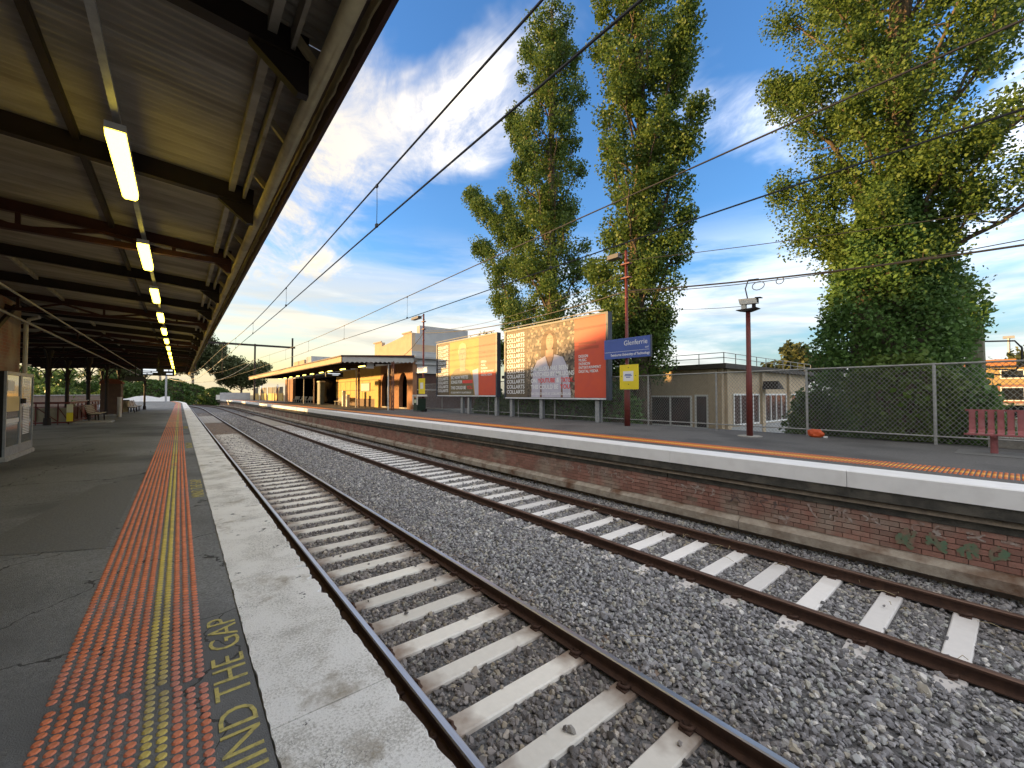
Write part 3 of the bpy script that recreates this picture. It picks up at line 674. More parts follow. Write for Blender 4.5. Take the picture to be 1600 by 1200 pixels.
# ------------------------------------------------------------------ near canopy
ORD = ['nearest', 'second', 'third', 'fourth', 'fifth', 'sixth', 'seventh', 'eighth', 'ninth', 'tenth', 'eleventh', 'twelfth', 'thirteenth', 'fourteenth', 'fifteenth', 'sixteenth', 'seventeenth', 'eighteenth']
CY0, CY1 = -4.7, 53.0
def roof_z(x): return 5.0 + .064 * (.6 - x) if x > -4.2 else 5.307 - .064 * (-4.2 - x)
can = empty('platform_canopy', (-4, 20, ZN), 'long dark canopy with corrugated soffit over the near platform', 'canopy')
can.location = (0, 0, 0)
def sheet_mesh(xa, xb, w=.762, pitch=.0762, amp=.011):
    n = 61; vs = []; fs = []
    for i in range(n):
        y = w * i / (n - 1); dz = amp * math.cos(2 * math.pi * y / pitch)
        vs += [(xa, y, roof_z(xa) + dz), (xb, y, roof_z(xb) + dz)]
    for i in range(n - 1): fs.append((2 * i, 2 * i + 1, 2 * i + 3, 2 * i + 2))
    return MB().add(vs, fs).mesh('roof_sheet', M['corrugated'], smooth=True)
sa, sb = sheet_mesh(.735, -4.19), sheet_mesh(-4.21, -9.0)
y = CY0; k = 0
while y < CY1 - .3:
    obj('roof_sheet', sa, can, (0, y, .004 * (k % 2) + random.uniform(0, .002))); obj('roof_sheet', sb, can, (0, y, .004 * (k % 2))); y += .758; k += 1
MB().box(-4.35, -4.05, CY0, CY1, 5.33, 5.36).build('ridge_capping', M['grey_metal'], can)
def rafter(t, truss):
    mm = M['steel_dark'] if truss else M['iron_black']
    h = .15 if truss else .19
    zt = -.016
    mb = MB()
    for xa, xb in ((.60, -4.2), (-4.2, -8.9)):
        za, zb = roof_z(xa) + zt - h / 2, roof_z(xb) + zt - h / 2
        mb.beam((xa, t, za), (xb, t, zb), .012, h); mb.beam((xa, t, za - h / 2 + .006), (xb, t, zb - h / 2 + .006), .085, .012)
    r = mb.build('rafter', mm, can)
    g = MB(); zr = roof_z(.6) + zt - h
    g.prism([(.60, zr), (.60, zr - .20), (.54, zr - .20), (.28, zr + .005)], 'y', t - .03, t + .03); g.build('gusset', mm, r)
    if truss:
        c = MB(); zl = roof_z(.6) + zt - h - .045
        c.beam((.55, t, zl), (-8.8, t, zl + .02), .09, .075); c.build('bottom_chord', M['steel_dark'], r)
        w = MB(); x = -.1; up = True
        while x > -8.2:
            zt_ = roof_z(x) + zt - h
            a, b = (x, t, zl), (x - .75, t, roof_z(x - .75) + zt - h)
            if not up: a, b = (x, t, zt_), (x - .75, t, zl)
            w.beam(a, b, .04, .05); 
            if up: w.beam((x, t, zl), (x, t, zt_), .04, .045)
            x -= .75; up = not up
        w.build('web_strut', M['steel_dark'], r)
for i in range(-2, 20):
    t = 2.8 + 2.5 * i
    if t < CY1: rafter(t, i % 3 == 2)
# longitudinal members
for x, w, h, dz, nm, m in ((-.76, .05, .07, -.05, 'purlin', 'iron_black'), (-2.35, .05, .07, -.05, 'purlin', 'corrugated'), (-3.4, .05, .07, -.05, 'purlin', 'iron_black'), (.40, .05, .09, -.06, 'purlin', 'corrugated')):
    MB().beam((x, CY0, roof_z(x) + dz), (x, CY1, roof_z(x) + dz), w, h).build(nm, M[m], can)
for x, z, r in ((-2.55, 4.72, .022), (-3.05, 4.55, .03)):
    MB().tube([(x, CY0, z), (x, CY1, z)], r, 8).build('conduit_pipe', M['pipe'], can)
MB().beam((-.405, CY0, 4.815), (-.405, CY1, 4.815), .045, .03).build('light_conduit', M['grey_metal'], can)
# edge: gutter pipe, fascia board, peeling valance strip, edge boards
MB().tube([(.655, CY0, 4.715), (.655, CY1, 4.715)], .048, 12).build('gutter_pipe', M['cream'], can, smooth=True)
MB().box(.765, .79, CY0, CY1, 4.615, 5.02).build('fascia_board', M['steel_dark'], can)
MB().box(.735, .825, CY0, CY1, 5.035, 5.07).build('eave_gutter', M['steel_dark'], can)
def peel_strip():
    mb = MB(); n = int((CY1 - CY0) / .04); vs = []; w = 0
    for i in range(n + 1):
        y = CY0 + .04 * i; w = .86 * w + random.uniform(-.011, .011)
        sc_ = .012 * math.cos(y * 2 * math.pi / .16)
        lo = 4.715 + w + sc_ * .4 + .012 * math.sin(y * 2.1); hi = 4.80 + .004 * math.sin(y * 31)
        vs += [(.7635, y, min(lo, hi - .02)), (.7635, y, hi), (.752, y, hi), (.752, y, min(lo, hi - .02))]
    fs = []
    for i in range(n):
        for k in range(4): fs.append((4 * i + k, 4 * i + (k + 1) % 4, 4 * i + 4 + (k + 1) % 4, 4 * i + 4 + k))
    return mb.add(vs, fs).build('valance_strip', M['cream'], can)
peel_strip()
MB().box(.50, .525, CY0, CY1, 4.86, 4.985).build('edge_board', M['corrugated'], can)
for i in range(58):
    y = CY0 + .6 + i * .98
    MB().beam((.52, y, 4.93), (.665, y, 4.77), .035, .045).build('gutter_bracket', M['cream'], can)
# columns with curved brackets
def column(x, t):
    mb = MB(); mb.cyl(x, t, ZN, ZN + .35, .14, 10, .12); mb.cyl(x, t, ZN + .35, 4.6, .085, 10, .075); mb.cyl(x, t, 3.55, 3.7, .13, 10); mb.cyl(x, t, 4.5, 4.85, .13, 10, .17)
    c = mb.build('column', M['iron_black'], can)
    for sx, sy in ((0, 1), (0, -1), (1, 0), (-1, 0)):
        pts = []
        for k in range(8):
            a = k / 7 * math.pi / 2; d = .95 * (1 - math.cos(a)); zz = 3.68 + 1.12 * math.sin(a); pts.append((x + sx * (.06 + d), t + sy * (.06 + d), zz))
        MB().tube(pts, .032, 6).build('bracket', M['iron_black'], c)
for x, t in ((-4.85, 28.9), (-4.15, 34.2), (-5.5, 37.5), (-4.15, 41.8), (-5.5, 45), (-4.15, 49.3), (-5.5, 52.3), (-7.6, 30), (-7.6, 37.5), (-7.6, 45), (-7.6, 52.3), (-2.6, 52.5)):
    column(x, t)
# loudspeaker horns, lights
lm = MB().cbox(-.085, .085, -.63, .63, 0, .07, .012).mesh('lamp_body', M['grey_metal'])
def batten(y, label, x=-.405, z=4.62, mt='lamp', grp='fluorescent lights under the near canopy'):
    e = empty('fluorescent_light', (x, y, z), label, 'light', grp)
    mb = MB().box(-.06, .06, -.63, .63, .062, .115); mb.build('lamp_body', M['white'], e)
    MB().prism([(-.058, .06), (-.056, .02), (-.038, 0), (.038, 0), (.056, .02), (.058, .06)], 'y', -.615, .615).build('diffuser', M[mt], e)
    mb = MB()
    for s in (-.4, .4): mb.cyl(0, s, .115, .185, .012, 6)
    mb.build('hanger', M['grey_metal'], e)
    return e
for i in range(16):
    batten(4.81 + 2.95 * i, 'lit fluorescent batten light under the near canopy, %s%s' % (ORD[i], ' from the camera' if i else ' to the camera'))
sp = empty('loudspeaker', (-2.2, 7.0, 4.55), 'round black horn loudspeaker hung under the near canopy', 'loudspeaker')
MB().tube([(0, 0, 0), (.03, -.05, -.02), (.09, -.16, -.05), (.10, -.19, -.055)], [.04, .06, .15, .16], 14).build('horn', M['black'], sp, smooth=True)
MB().beam((0, 0, 0), (0, 0, .42), .03, .03).build('bracket', M['black'], sp)

# near station building
nb_ = empty('station_building', (0, 0, 0), 'red brick station building under the near canopy at the left edge', 'building')
MB().box(-8.0, -3.3, -4, 16.6, ZN, 5.06).build('wall', brick_wall_mat(), nb_)
MB().box(-3.3, -3.24, -4, 16.6, ZN, ZN + .3).build('plinth', M['concrete_dark'], nb_)
MB().tube([(-3.16, 16.35, 3.1), (-3.16, 16.35, 4.55), (-3.1, 16.3, 4.68), (-2.9, 16.2, 4.75)], .045, 8).build('downpipe', M['offwhite'], nb_)
MB().beam((-3.2, 13.0, 3.5), (-3.2, 15.6, 4.9), .06, .1).build('brace', M['iron_black'], nb_); MB().beam((-3.2, 14.4, 3.3), (-3.2, 12.0, 4.8), .06, .1).build('brace', M['iron_black'], nb_)

# glazed cabinet
cb = empty('display_cabinet', (-2.95, 13.9, ZN), 'tall glass-fronted cabinet with metal frame at the left edge of the platform', 'cabinet')
MB().box(-.30, -.03, 0, 2.15, .10, 1.98).build('body', M['black'], cb)
MB().cbox(-.34, .05, -.04, 2.19, 0, .10, .02).build('plinth', M['concrete'], cb)
for a, b in ((.05, 1.02), (1.16, 2.10)):
    MB().box(-.022, -.005, a, b, .30, 1.90).build('pane', mat('cabinet_glass', (.25, .25, .24), rough=.08, spec=.9, metal=.75), cb)
for a, b, c, d in ((-.0, .05, .1, 1.98), (1.02, 1.16, .1, 1.98), (2.10, 2.15, .1, 1.98)): MB().box(-.028, .012, a, b, c, d).build('frame_post', M['grey_metal'], cb)
for c, d in ((.1, .3), (1.90, 1.98)): MB().box(-.028, .008, .05, 2.1, c, d).build('frame_rail', M['grey_metal'], cb)
for i in range(34): MB().box(-.004, .0, 1.34, 1.86, .50 + i * .04, .525 + i * .04).build('printed_line', M['print_white'], cb)
MB().box(-.004, .001, .16, .62, 1.55, 1.78).build('notice', M['print_white'], cb)
MB().box(-.004, .001, .07, 1.0, 1.08, 1.42).build('notice', mat('cabinet_reflection', (.62, .48, .22), rough=.5), cb)  # this cream band and the white one below paint reflections on the glass
MB().box(-.004, .001, .07, 1.0, .82, .92).build('notice', M['print_white'], cb)
MB().cyl(.03, 1.09, 1.25, 1.37, .06, 10).build('lock', M['iron_black'], cb)

# benches with slatted pale seats
def slat_bench(loc, rz, L, label, mats=('wood_pale', 'iron_black'), grp=None, legs=2):
    b = empty('bench', loc, label, 'bench', grp, rz=rz)
    for i in range(5): MB().cbox(-L / 2, L / 2, -.05 + i * .085, .02 + i * .085, .42 + .006 * abs(i - 2), .45 + .006 * abs(i - 2), .006).build('seat_slat', M[mats[0]], b)
    for i in range(5):
        z = .52 + i * .085; y = .40 + i * .028
        MB().beam((-L / 2, y, z), (L / 2, y, z), .03, .07, (0, -.3, 1)).build('back_slat', M[mats[0]], b)
    for k in range(legs):
        x = -L / 2 + .25 + (L - .5) * k / (legs - 1)
        mb = MB(); mb.beam((x, .0, 0), (x, .02, .42), .05, .05); mb.beam((x, .36, 0), (x, .36, .42), .05, .05); mb.beam((x, -.03, .40), (x, .40, .40), .045, .05); mb.beam((x, .38, .40), (x, .54, .92), .045, .05)
        mb.build('leg', M[mats[1]], b)
    return b
def bench_facing_track(x, t, L, label, side, **k):
    """side -1: faces +X (near platform); +1: faces -X (far platform)"""
    return slat_bench((x, t, ZN if side < 0 else ZF), math.pi / 2 if side < 0 else -math.pi / 2, L, label, **k)
bench_facing_track(-3.3, 31.6, 2.6, 'pale slatted bench in front of the maroon stair railing on the near platform', -1)
for i, t in enumerate((45.5, 48.2, 50.9)):
    bench_facing_track(-2.8, t, 2.3, 'pale slatted bench beyond the brown kiosk, %s of three in a row' % ORD[i], -1, grp='benches beyond the kiosk')

# stair railing
sr = empty('stair_railing', (0, 0, 0), 'maroon railing with cream infill panels around the stairwell on the near platform', 'railing')
def rail_panel(p0, p1, nbar, infill):
    p0 = Vector(p0); p1 = Vector(p1); d = (p1 - p0) / nbar
    for z, h in ((1.05, .09), (.85, .04), (.10, .07)): MB().beam(p0 + Vector((0, 0, z)), p1 + Vector((0, 0, z)), .06, h).build('railing_bar', M['maroon'], sr)
    for i in range(nbar + 1):
        q = p0 + d * i; MB().beam(q, q + Vector((0, 0, 1.05)), .045, .045, (1, 0, 0)).build('railing_post', M['maroon'], sr)
    n = Vector((-(p1 - p0).y, (p1 - p0).x, 0)).normalized() * .05
    MB().beam(p0 + n + Vector((0, 0, .48)), p1 + n + Vector((0, 0, .48)), .02, .66).build('infill_panel', infill, sr)
    for i in range(0, nbar, 2): MB().beam(p0 + d * i + Vector((0, 0, .85)), p0 + d * (i + 2 if i + 2 <= nbar else i + 1) + Vector((0, 0, .15)), .03, .03).build('diagonal_bar', M['maroon'], sr)
rail_panel((-7.4, 29.2, ZN), (-4.2, 29.2, ZN), 9, mat('cream_panel', (.40, .36, .26), (.32, .28, .2), 3))
rail_panel((-4.2, 29.2, ZN), (-4.2, 38.5, ZN), 8, M['maroon'])
MB().beam((-4.12, 29.2, ZN + 1.12), (-4.12, 38.5, ZN + 1.12), .04, .04).build('handrail', M['grey_metal'], sr)
MB().box(-8, -4.25, 29.3, 38.5, ZN + .002, ZN + .006).build('pit_dark_sheet', M['black'], sr)  # flat black sheet paints the dark of the stairwell
ys = empty('warning_sign', (-4.14, 29.1, ZN), 'narrow upright yellow and white sign on the stair railing corner', 'sign')
MB().box(-.11, .11, -.06, -.03, .15, .58).build('panel', M['yellow'], ys); MB().box(-.11, .11, -.062, -.032, .585, .98).build('panel', mat('pale_yellow', (.75, .7, .45), rough=.5), ys)
kp = empty('ramp_kerb', (-3.6, 29.6, ZN), 'low pale concrete kerb beside the stair railing', 'kerb'); MB().cbox(-.5, .9, -.25, 1.2, 0, .10, .03).build('block', M['concrete'], kp)
wp = empty('post', (-3.0, 36.4, ZN), 'short white post beside the slatted bench on the near platform', 'post'); MB().cyl(0, 0, 0, 1.25, .11, 10).build('shaft', M['offwhite'], wp); MB().cyl(0, 0, 1.25, 1.29, .125, 10).build('cap', M['offwhite'], wp)
kk = empty('kiosk', (-4.0, 43.4, ZN), 'brown kiosk with rounded rusty roof on the near platform', 'kiosk')
MB().box(-.55, .55, -.9, .9, 0, 2.25).build('wall', mat('kiosk_brown', (.12, .075, .05), (.09, .055, .04), 4, .8), kk)
MB().prism([(-.65, 2.25), (.65, 2.25), (.58, 2.42), (.35, 2.58), (0, 2.64), (-.35, 2.58), (-.58, 2.42)], 'y', -1.0, 1.0).build('roof', mat('kiosk_roof', (.20, .06, .035), (.14, .05, .03), 3, .8), kk)
tb = empty('litter_bin', (-3.45, 44.9, ZN), 'cream litter bin beside the brown kiosk', 'bin'); MB().cbox(-.3, .3, -.3, .3, .05, .95, .03).build('body', M['cream'], tb); MB().cbox(-.33, .33, -.33, .33, .95, 1.02, .03).build('lid', M['iron_black'], tb)

# hanging departure display and platform sign
pd = empty('departure_display', (-.92, 29.0, 3.72), 'black hanging departure display with white text under the near canopy', 'display')
MB().box(-.68, .68, 0, .22, 0, .40).build('housing', M['black'], pd)
for x, w, z, h in ((-.60, .52, .25, .09), (-.60, .30, .16, .045), (-.26, .24, .16, .045), (-.60, .14, .07, .04), (-.42, .2, .07, .04), (.24, .18, .25, .08), (.46, .14, .25, .08), (.34, .26, .07, .07)):
    MB().box(x, x + w, -.006, -.002, z, z + h).build('text_line', M['screen'], pd)
MB().box(-.03, .03, .08, .14, .40, 1.2).build('hanger', M['iron_black'], pd)
ps = empty('hanging_sign', (-1.85, 29.6, 3.42), 'small dark sign hanging left of the departure display', 'sign'); MB().box(-.4, .4, 0, .06, 0, .24).build('panel', M['ink_dark'], ps); MB().box(-.02, .02, .02, .04, .24, 1.6).build('hanger', M['iron_black'], ps)
# white barrier at the far end of the platform
wb = empty('end_barrier', (0, 0, 0), 'low white barrier closing the far end of the near platform', 'barrier')
pts = [(-8.5, .5), (-7, .6), (-5.5, 1.05), (-4.2, 1.2), (-3.0, 1.0), (-2.0, .75), (-1.3, 1.0), (-.3, 1.0)]
MB().prism([(x - 1.3, ZN + z) for x, z in pts] + [(-1.6, ZN), (-9.8, ZN)], 'y', 111.2, 111.6).build('panel', M['white_far'], wb)

# ------------------------------------------------------------------ far platform furniture
def wire(name, pts, r, label, cat='cable', m='wire', n=5, grp=None):
    o = MB().tube(pts, r, n).build(name, M[m]); tag(o, label, cat, grp); return o
def sag(p0, p1, d, n=14):
    p0 = Vector(p0); p1 = Vector(p1); return [tuple(p0.lerp(p1, i / n) - Vector((0, 0, 4 * d * (i / n) * (1 - i / n)))) for i in range(n + 1)]
FX = 14.4
# chain-link fence
fposts = [28.5, 25.6, 22.8, 20.0, 17.2, 14.4, 11.5, 9.2, 6.55, 3.92, 1.28, -1.4, -4.1, -6.8]
fen = empty('chain_link_fence', (FX, 10, ZF), 'tall chain-link fence with pipe rails along the back of the far platform', 'fence'); fen.location = (0, 0, 0)
for y in fposts:
    p = MB().cyl(FX, y, ZF - .1, ZF + 2.0, .034, 8); p.build('fence_post', M['pipe'], fen)
for ya, yb in zip(fposts[:-1], fposts[1:]):
    MB().tube([(FX, ya, ZF + 1.97), (FX, yb, ZF + 1.97)], .025, 6).build('top_rail', M['pipe'], fen)
    MB().tube([(FX, ya, ZF + .20), (FX, yb, ZF + .20)], .022, 6).build('bottom_rail', M['pipe'], fen)
    w = MB(); p = .098; z0, z1 = ZF + .05, ZF + 1.96; H = z1 - z0; y0, y1 = min(ya, yb), max(ya, yb); r = .0052
    k = math.ceil((y0 - H * .8) / p)
    while k * p < y1 + H * .8:
        for sg in (1, -1):
            # line y = k p + sg * .8 (z - z0) (+ H for falling wires)
            yb0 = k * p; f = lambda z: yb0 + sg * .8 * (z - z0)
            za, zb = z0, z1
            for lim, low in ((y0, True), (y1, False)):
                zc = z0 + (lim - yb0) / (sg * .8)
                if sg > 0: za, zb = (max(za, zc), zb) if low else (za, min(zb, zc))
                else: za, zb = (za, min(zb, zc)) if low else (max(za, zc), zb)
            if zb - za > .03: w.tube([(FX + .03 + .004 * sg, f(za), za), (FX + .03 + .004 * sg, f(zb), zb)], r, 3, caps=False)
        k += 1
    tag(w.build('wire_mesh', M['pipe'], fen), kind='stuff')
# concrete plinth and low blocks behind the fence at the right
kb = empty('concrete_kerb', (0, 0, 0), 'low pale concrete kerb behind the maroon bench', 'kerb'); MB().box(14.62, 14.85, -6, .45, ZF, ZF + .24).build('block', M['concrete'], kb)

# billboards
def board(y0, y1, z0, z1, label):
    b = empty('billboard', (0, 0, 0), label, 'billboard')
    X = 14.1
    MB().box(X + .02, X + .22, y1, y0, z0, z1).build('panel_box', M['frame_dark'], b)
    for a in ((y0 - .07, y0 + .05, z0 - .10, z1 + .08), (y1 - .05, y1 + .07, z0 - .10, z1 + .08)): MB().box(X - .04, X + .24, *a).build('frame_side', M['frame_dark'], b)
    for a in ((y1 + .07, y0 - .07, z1 - .01, z1 + .08), (y1 + .07, y0 - .07, z0 - .10, z0 + .005)): MB().box(X - .04, X + .24, *a).build('frame_rail', M['frame_dark'], b)
    MB().box(X - .045, X - .041, y1 + .07, y0 - .07, z0 - .07, z0 - .01).build('trim', M['white'], b)
    return b
def flat(b, X, pts, m, name):
    """printed shape on the board: points (y, z), y runs right to left"""
    MB().prism(pts, 'x', X, X + .0015).build(name, m, b)
def bm_(b, X, y, z): return frame_mtx((X, y, z), (0, -1, 0), (0, 0, 1))
def pebble_print():
    m = bpy.data.materials.new('printed_pebble_photo'); m.use_nodes = True; nt = m.node_tree; N = nt.nodes.new; L = nt.links.new; p = nt.nodes['Principled BSDF']; p.inputs['Roughness'].default_value = .55; p.inputs['Specular IOR Level'].default_value = .28
    g = N('ShaderNodeNewGeometry'); v = N('ShaderNodeTexVoronoi'); v.inputs['Scale'].default_value = 9; L(g.outputs['Position'], v.inputs['Vector'])
    r = N('ShaderNodeValToRGB'); s = N('ShaderNodeSeparateColor'); L(v.outputs['Color'], s.inputs[0]); L(s.outputs[0], r.inputs[0])
    e = r.color_ramp.elements; e[0].color = (.06, .05, .04, 1); e[1].color = (.44, .35, .25, 1); k = e.new(.5); k.color = (.13, .10, .075, 1); k = e.new(.8); k.color = (.22, .165, .115, 1)
    x = N('ShaderNodeMix'); x.data_type = 'RGBA'; mr = N('ShaderNodeMapRange'); mr.inputs[1].default_value = 0; mr.inputs[2].default_value = .06; L(v.outputs['Distance'], mr.inputs[0]); L(mr.outputs[0], x.inputs[0]); L(r.outputs[0], x.inputs[7]); L(r.outputs[0], x.inputs[6])
    L(x.outputs[2], p.inputs['Base Color']); return m
PEB = pebble_print()
SKIN = mat('printed_skin', (.46, .29, .20), (.42, .25, .17), 2, .55, spec=.28); HAIR = mat('printed_hair', (.10, .06, .035), (.15, .09, .05), 6, .55, spec=.28); LILAC = mat('printed_lilac', (.56, .53, .60), (.48, .45, .53), 3, .55, spec=.28)
OLIVE = mat('printed_olive', (.15, .125, .075), (.20, .165, .09), 1.5, .55, spec=.28); SHADE = mat('printed_features', (.20, .105, .08), rough=.5)
GOLD = mat('print_sun_gold', (.46, .27, .075), (.39, .225, .065), 1.2, .55, spec=.28); GREYP = mat('printed_column', (.15, .115, .075), (.10, .08, .06), .8, .55, spec=.28)  # GOLD has the low sunlight put into its print colour
X0 = 14.098
b2 = board(17.98, 10.93, 2.56, 6.17, 'larger orange and red billboard showing a long-haired person in a pale top')
def ell(cy, cz, ry, rz, n=20, a0=0): return [(cy + ry * math.cos(2 * math.pi * i / n + a0), cz + rz * math.sin(2 * math.pi * i / n + a0)) for i in range(n)]
flat(b2, X0, [(17.98, 2.565), (17.98, 6.165), (16.16, 6.165), (16.16, 2.565)], GREYP, 'text_column')
flat(b2, X0, [(16.16, 2.565), (16.16, 6.165), (12.81, 6.165), (12.81, 2.565)], PEB, 'photo_background')
flat(b2, X0, [(12.81, 2.565), (12.81, 6.165), (10.93, 6.165), (10.93, 2.565)], M['print_orange'], 'colour_panel')
flat(b2, X0 - .003, [(15.08, 5.0), (15.02, 5.45), (14.82, 5.78), (14.5, 5.9), (14.2, 5.8), (14.0, 5.5), (13.95, 4.95), (14.0, 4.55), (14.12, 4.4), (14.85, 4.4), (15.05, 4.6)], HAIR, 'printed_hair')
flat(b2, X0 - .006, [(14.75, 4.0), (14.72, 4.9), (14.2, 4.9), (14.15, 4.0)], SKIN, 'printed_neck')
flat(b2, X0 - .009, ell(14.43, 5.28, .26, .44), SKIN, 'printed_face')
for cy in (14.53, 14.33):
    flat(b2, X0 - .012, ell(cy, 5.36, .065, .025, 10), SHADE, 'printed_eye'); flat(b2, X0 - .012, ell(cy, 5.47, .085, .014, 10), HAIR, 'printed_brow')
flat(b2, X0 - .012, [(14.42, 5.35), (14.44, 5.17), (14.36, 5.16)], SHADE, 'printed_nose'); flat(b2, X0 - .012, ell(14.40, 5.03, .10, .03, 12), mat('printed_lips', (.34, .13, .11), rough=.5), 'printed_mouth')
flat(b2, X0 - .009, [(14.75, 4.62), (15.35, 4.42), (15.62, 4.0), (15.75, 3.2), (15.8, 2.57), (13.05, 2.57), (13.1, 3.3), (13.3, 4.1), (13.55, 4.5), (14.12, 4.66), (14.30, 4.15), (14.42, 3.92), (14.58, 4.15)], LILAC, 'printed_top')
flat(b2, X0 - .011, [(14.72, 4.55), (14.68, 4.55), (14.41, 4.02), (14.2, 4.55), (14.16, 4.55), (14.41, 3.95)], HAIR, 'printed_necklace')
flat(b2, X0 - .011, [(15.05, 3.9), (15.15, 2.57), (15.0, 2.57)], SHADE, 'printed_fold'); flat(b2, X0 - .011, [(13.6, 3.9), (13.7, 2.57), (13.55, 2.57)], SHADE, 'printed_fold')
for i in range(12): text('COLLARTS', .285, M['print_white'], b2, bm_(b2, X0 - .006, 17.84, 5.81 - i * .278), bold=.006, width=1.09)
for s, z in (('DAMIELOU HAS BEEN', 3.90), ('WATCHED BY MILLIONS', 3.62), ('ON', 3.30), ('THIS COULD BE', 2.985)): text(s, .30, M['print_white'], b2, bm_(b2, X0 - .014, 15.82, z), bold=.007, width=.90 if len(s) > 13 else .92)
text('YOUTUBE', .30, M['print_red'], b2, bm_(b2, X0 - .014, 15.28, 3.30), bold=.007, width=.9); text('&', .30, M['print_white'], b2, bm_(b2, X0 - .014, 13.98, 3.30), bold=.007); text('TIKTOK.', .30, M['print_red'], b2, bm_(b2, X0 - .014, 13.68, 3.30), bold=.007, width=.72)
text('YOU.', .30, M['print_red'], b2, bm_(b2, X0 - .014, 13.72, 2.985), bold=.007); text('SUCCESS STARTS AT COLLARTS.EDU.AU', .165, M['print_white'], b2, bm_(b2, X0 - .014, 15.8, 2.69), bold=.003, width=.93)
DIM = mat('print_dim_red', (.45, .07, .03), rough=.5)
for i, (s, m) in enumerate((('CREATE A', DIM), ('DEGREE IN', DIM), ('DESIGN', None), ('MUSIC', None), ('FASHION', None), ('ENTERTAINMENT', None), ('DIGITAL MEDIA', None))):
    if m: continue
    text(s, .175, M['print_white'], b2, bm_(b2, X0 - .006, 12.56, 4.72 - i * .172), bold=.003, width=.92)
for z, w in ((4.95, 1.0), (4.74, 1.15)): flat(b2, X0 - .003, [(12.56, z), (12.56, z + .12), (12.56 - w, z + .12), (12.56 - w, z)], DIM, 'dim_print_line')
b1 = board(25.78, 18.76, 2.66, 6.2, 'smaller-looking golden billboard beside the dark brick end wall, headed person in profile')
b1['label'] = 'golden billboard with a printed head and red panel, left of the larger billboard'
flat(b1, X0, [(25.78, 2.665), (25.78, 6.195), (24.05, 6.195), (24.05, 2.665)], GREYP, 'text_column')
flat(b1, X0, [(24.05, 2.665), (24.05, 6.195), (20.6, 6.195), (20.6, 2.665)], GOLD, 'photo_background')
flat(b1, X0, [(20.6, 2.665), (20.6, 6.195), (18.76, 6.195), (18.76, 2.665)], M['print_orange'], 'colour_panel')
flat(b1, X0 - .003, [(24.0, 2.67), (23.9, 4.0), (23.3, 4.35), (22.9, 4.4), (22.2, 4.4), (21.6, 4.2), (21.35, 3.8), (21.1, 2.67)], OLIVE, 'printed_jacket')
flat(b1, X0 - .003, [(21.3, 4.2), (20.65, 4.3), (20.62, 2.67), (21.0, 2.67)], LILAC, 'printed_wall')
flat(b1, X0 - .005, [(22.75, 4.2), (22.75, 4.9), (22.1, 4.9), (22.1, 4.2)], SKIN, 'printed_neck'); flat(b1, X0 - .007, ell(22.45, 5.25, .46, .62), SKIN, 'printed_face')
flat(b1, X0 - .009, [(22.95, 5.2), (22.98, 5.6), (22.75, 5.95), (22.4, 6.05), (22.05, 5.92), (21.92, 5.5), (22.1, 5.62), (22.45, 5.72), (22.75, 5.6)], mat('printed_fair_hair', (.40, .27, .10), rough=.5), 'printed_hair')
for cy in (22.6, 22.28): flat(b1, X0 - .010, ell(cy, 5.35, .075, .03, 10), SHADE, 'printed_eye')
flat(b1, X0 - .010, ell(22.44, 4.95, .12, .035, 10), SHADE, 'printed_mouth'); flat(b1, X0 - .010, [(22.47, 5.3), (22.5, 5.1), (22.38, 5.1)], SHADE, 'printed_nose')
for i in range(12): text('COLLARTS', .28, M['print_white'], b1, bm_(b1, X0 - .006, 25.66, 5.84 - i * .27), bold=.006, width=1.05)
for s, z in (('BIC NOW WRITES', 3.72), ('SONGS FOR', 3.42), ('THIS COULD BE', 3.05)): text(s, .29, M['print_white'], b1, bm_(b1, X0 - .014, 23.85, z), bold=.007, width=.88)
text('YOU.', .29, M['print_red'], b1, bm_(b1, X0 - .014, 21.9, 3.05), bold=.007); flat(b1, X0 - .013, [(22.42, 3.42), (22.42, 3.62), (21.25, 3.62), (21.25, 3.42)], M['print_red'], 'red_word')
text('SUCCESS STARTS AT COLLARTS.EDU.AU', .15, M['print_white'], b1, bm_(b1, X0 - .014, 23.85, 2.78), bold=.003, width=.9)
for i, s in enumerate(('DESIGN', 'MUSIC', 'FASHION', 'ENTERTAINMENT', 'DIGITAL MEDIA')): text(s, .175, M['print_white'], b1, bm_(b1, X0 - .006, 20.35, 4.62 - i * .20), bold=.003, width=.92)
for b, ys_ in ((b2, (15.19, 11.6, 17.6)), (b1, (22.7, 21.9, 19.0))):
    for y in ys_:
        mb = MB(); mb.box(14.2, 14.215, y - .11, y + .11, ZF, 2.6); mb.box(14.36, 14.375, y - .11, y + .11, ZF, 2.6); mb.box(14.215, 14.36, y - .006, y + .006, ZF, 2.6); mb.build('support_post', M['grey_metal'], b)
for b, ya, yb, z in ((b2, 17.9, 11.0, 6.32), (b1, 25.7, 18.8, 6.36)):
    MB().tube([(13.95, ya, z), (13.95, yb, z)], .03, 6).build('light_trough', M['pipe'], b)
    for k in range(4):
        y = ya + (yb - ya) * (k + .5) / 4; MB().tube([(13.95, y, z), (14.15, y, z - .12)], .018, 5).build('trough_arm', M['pipe'], b)

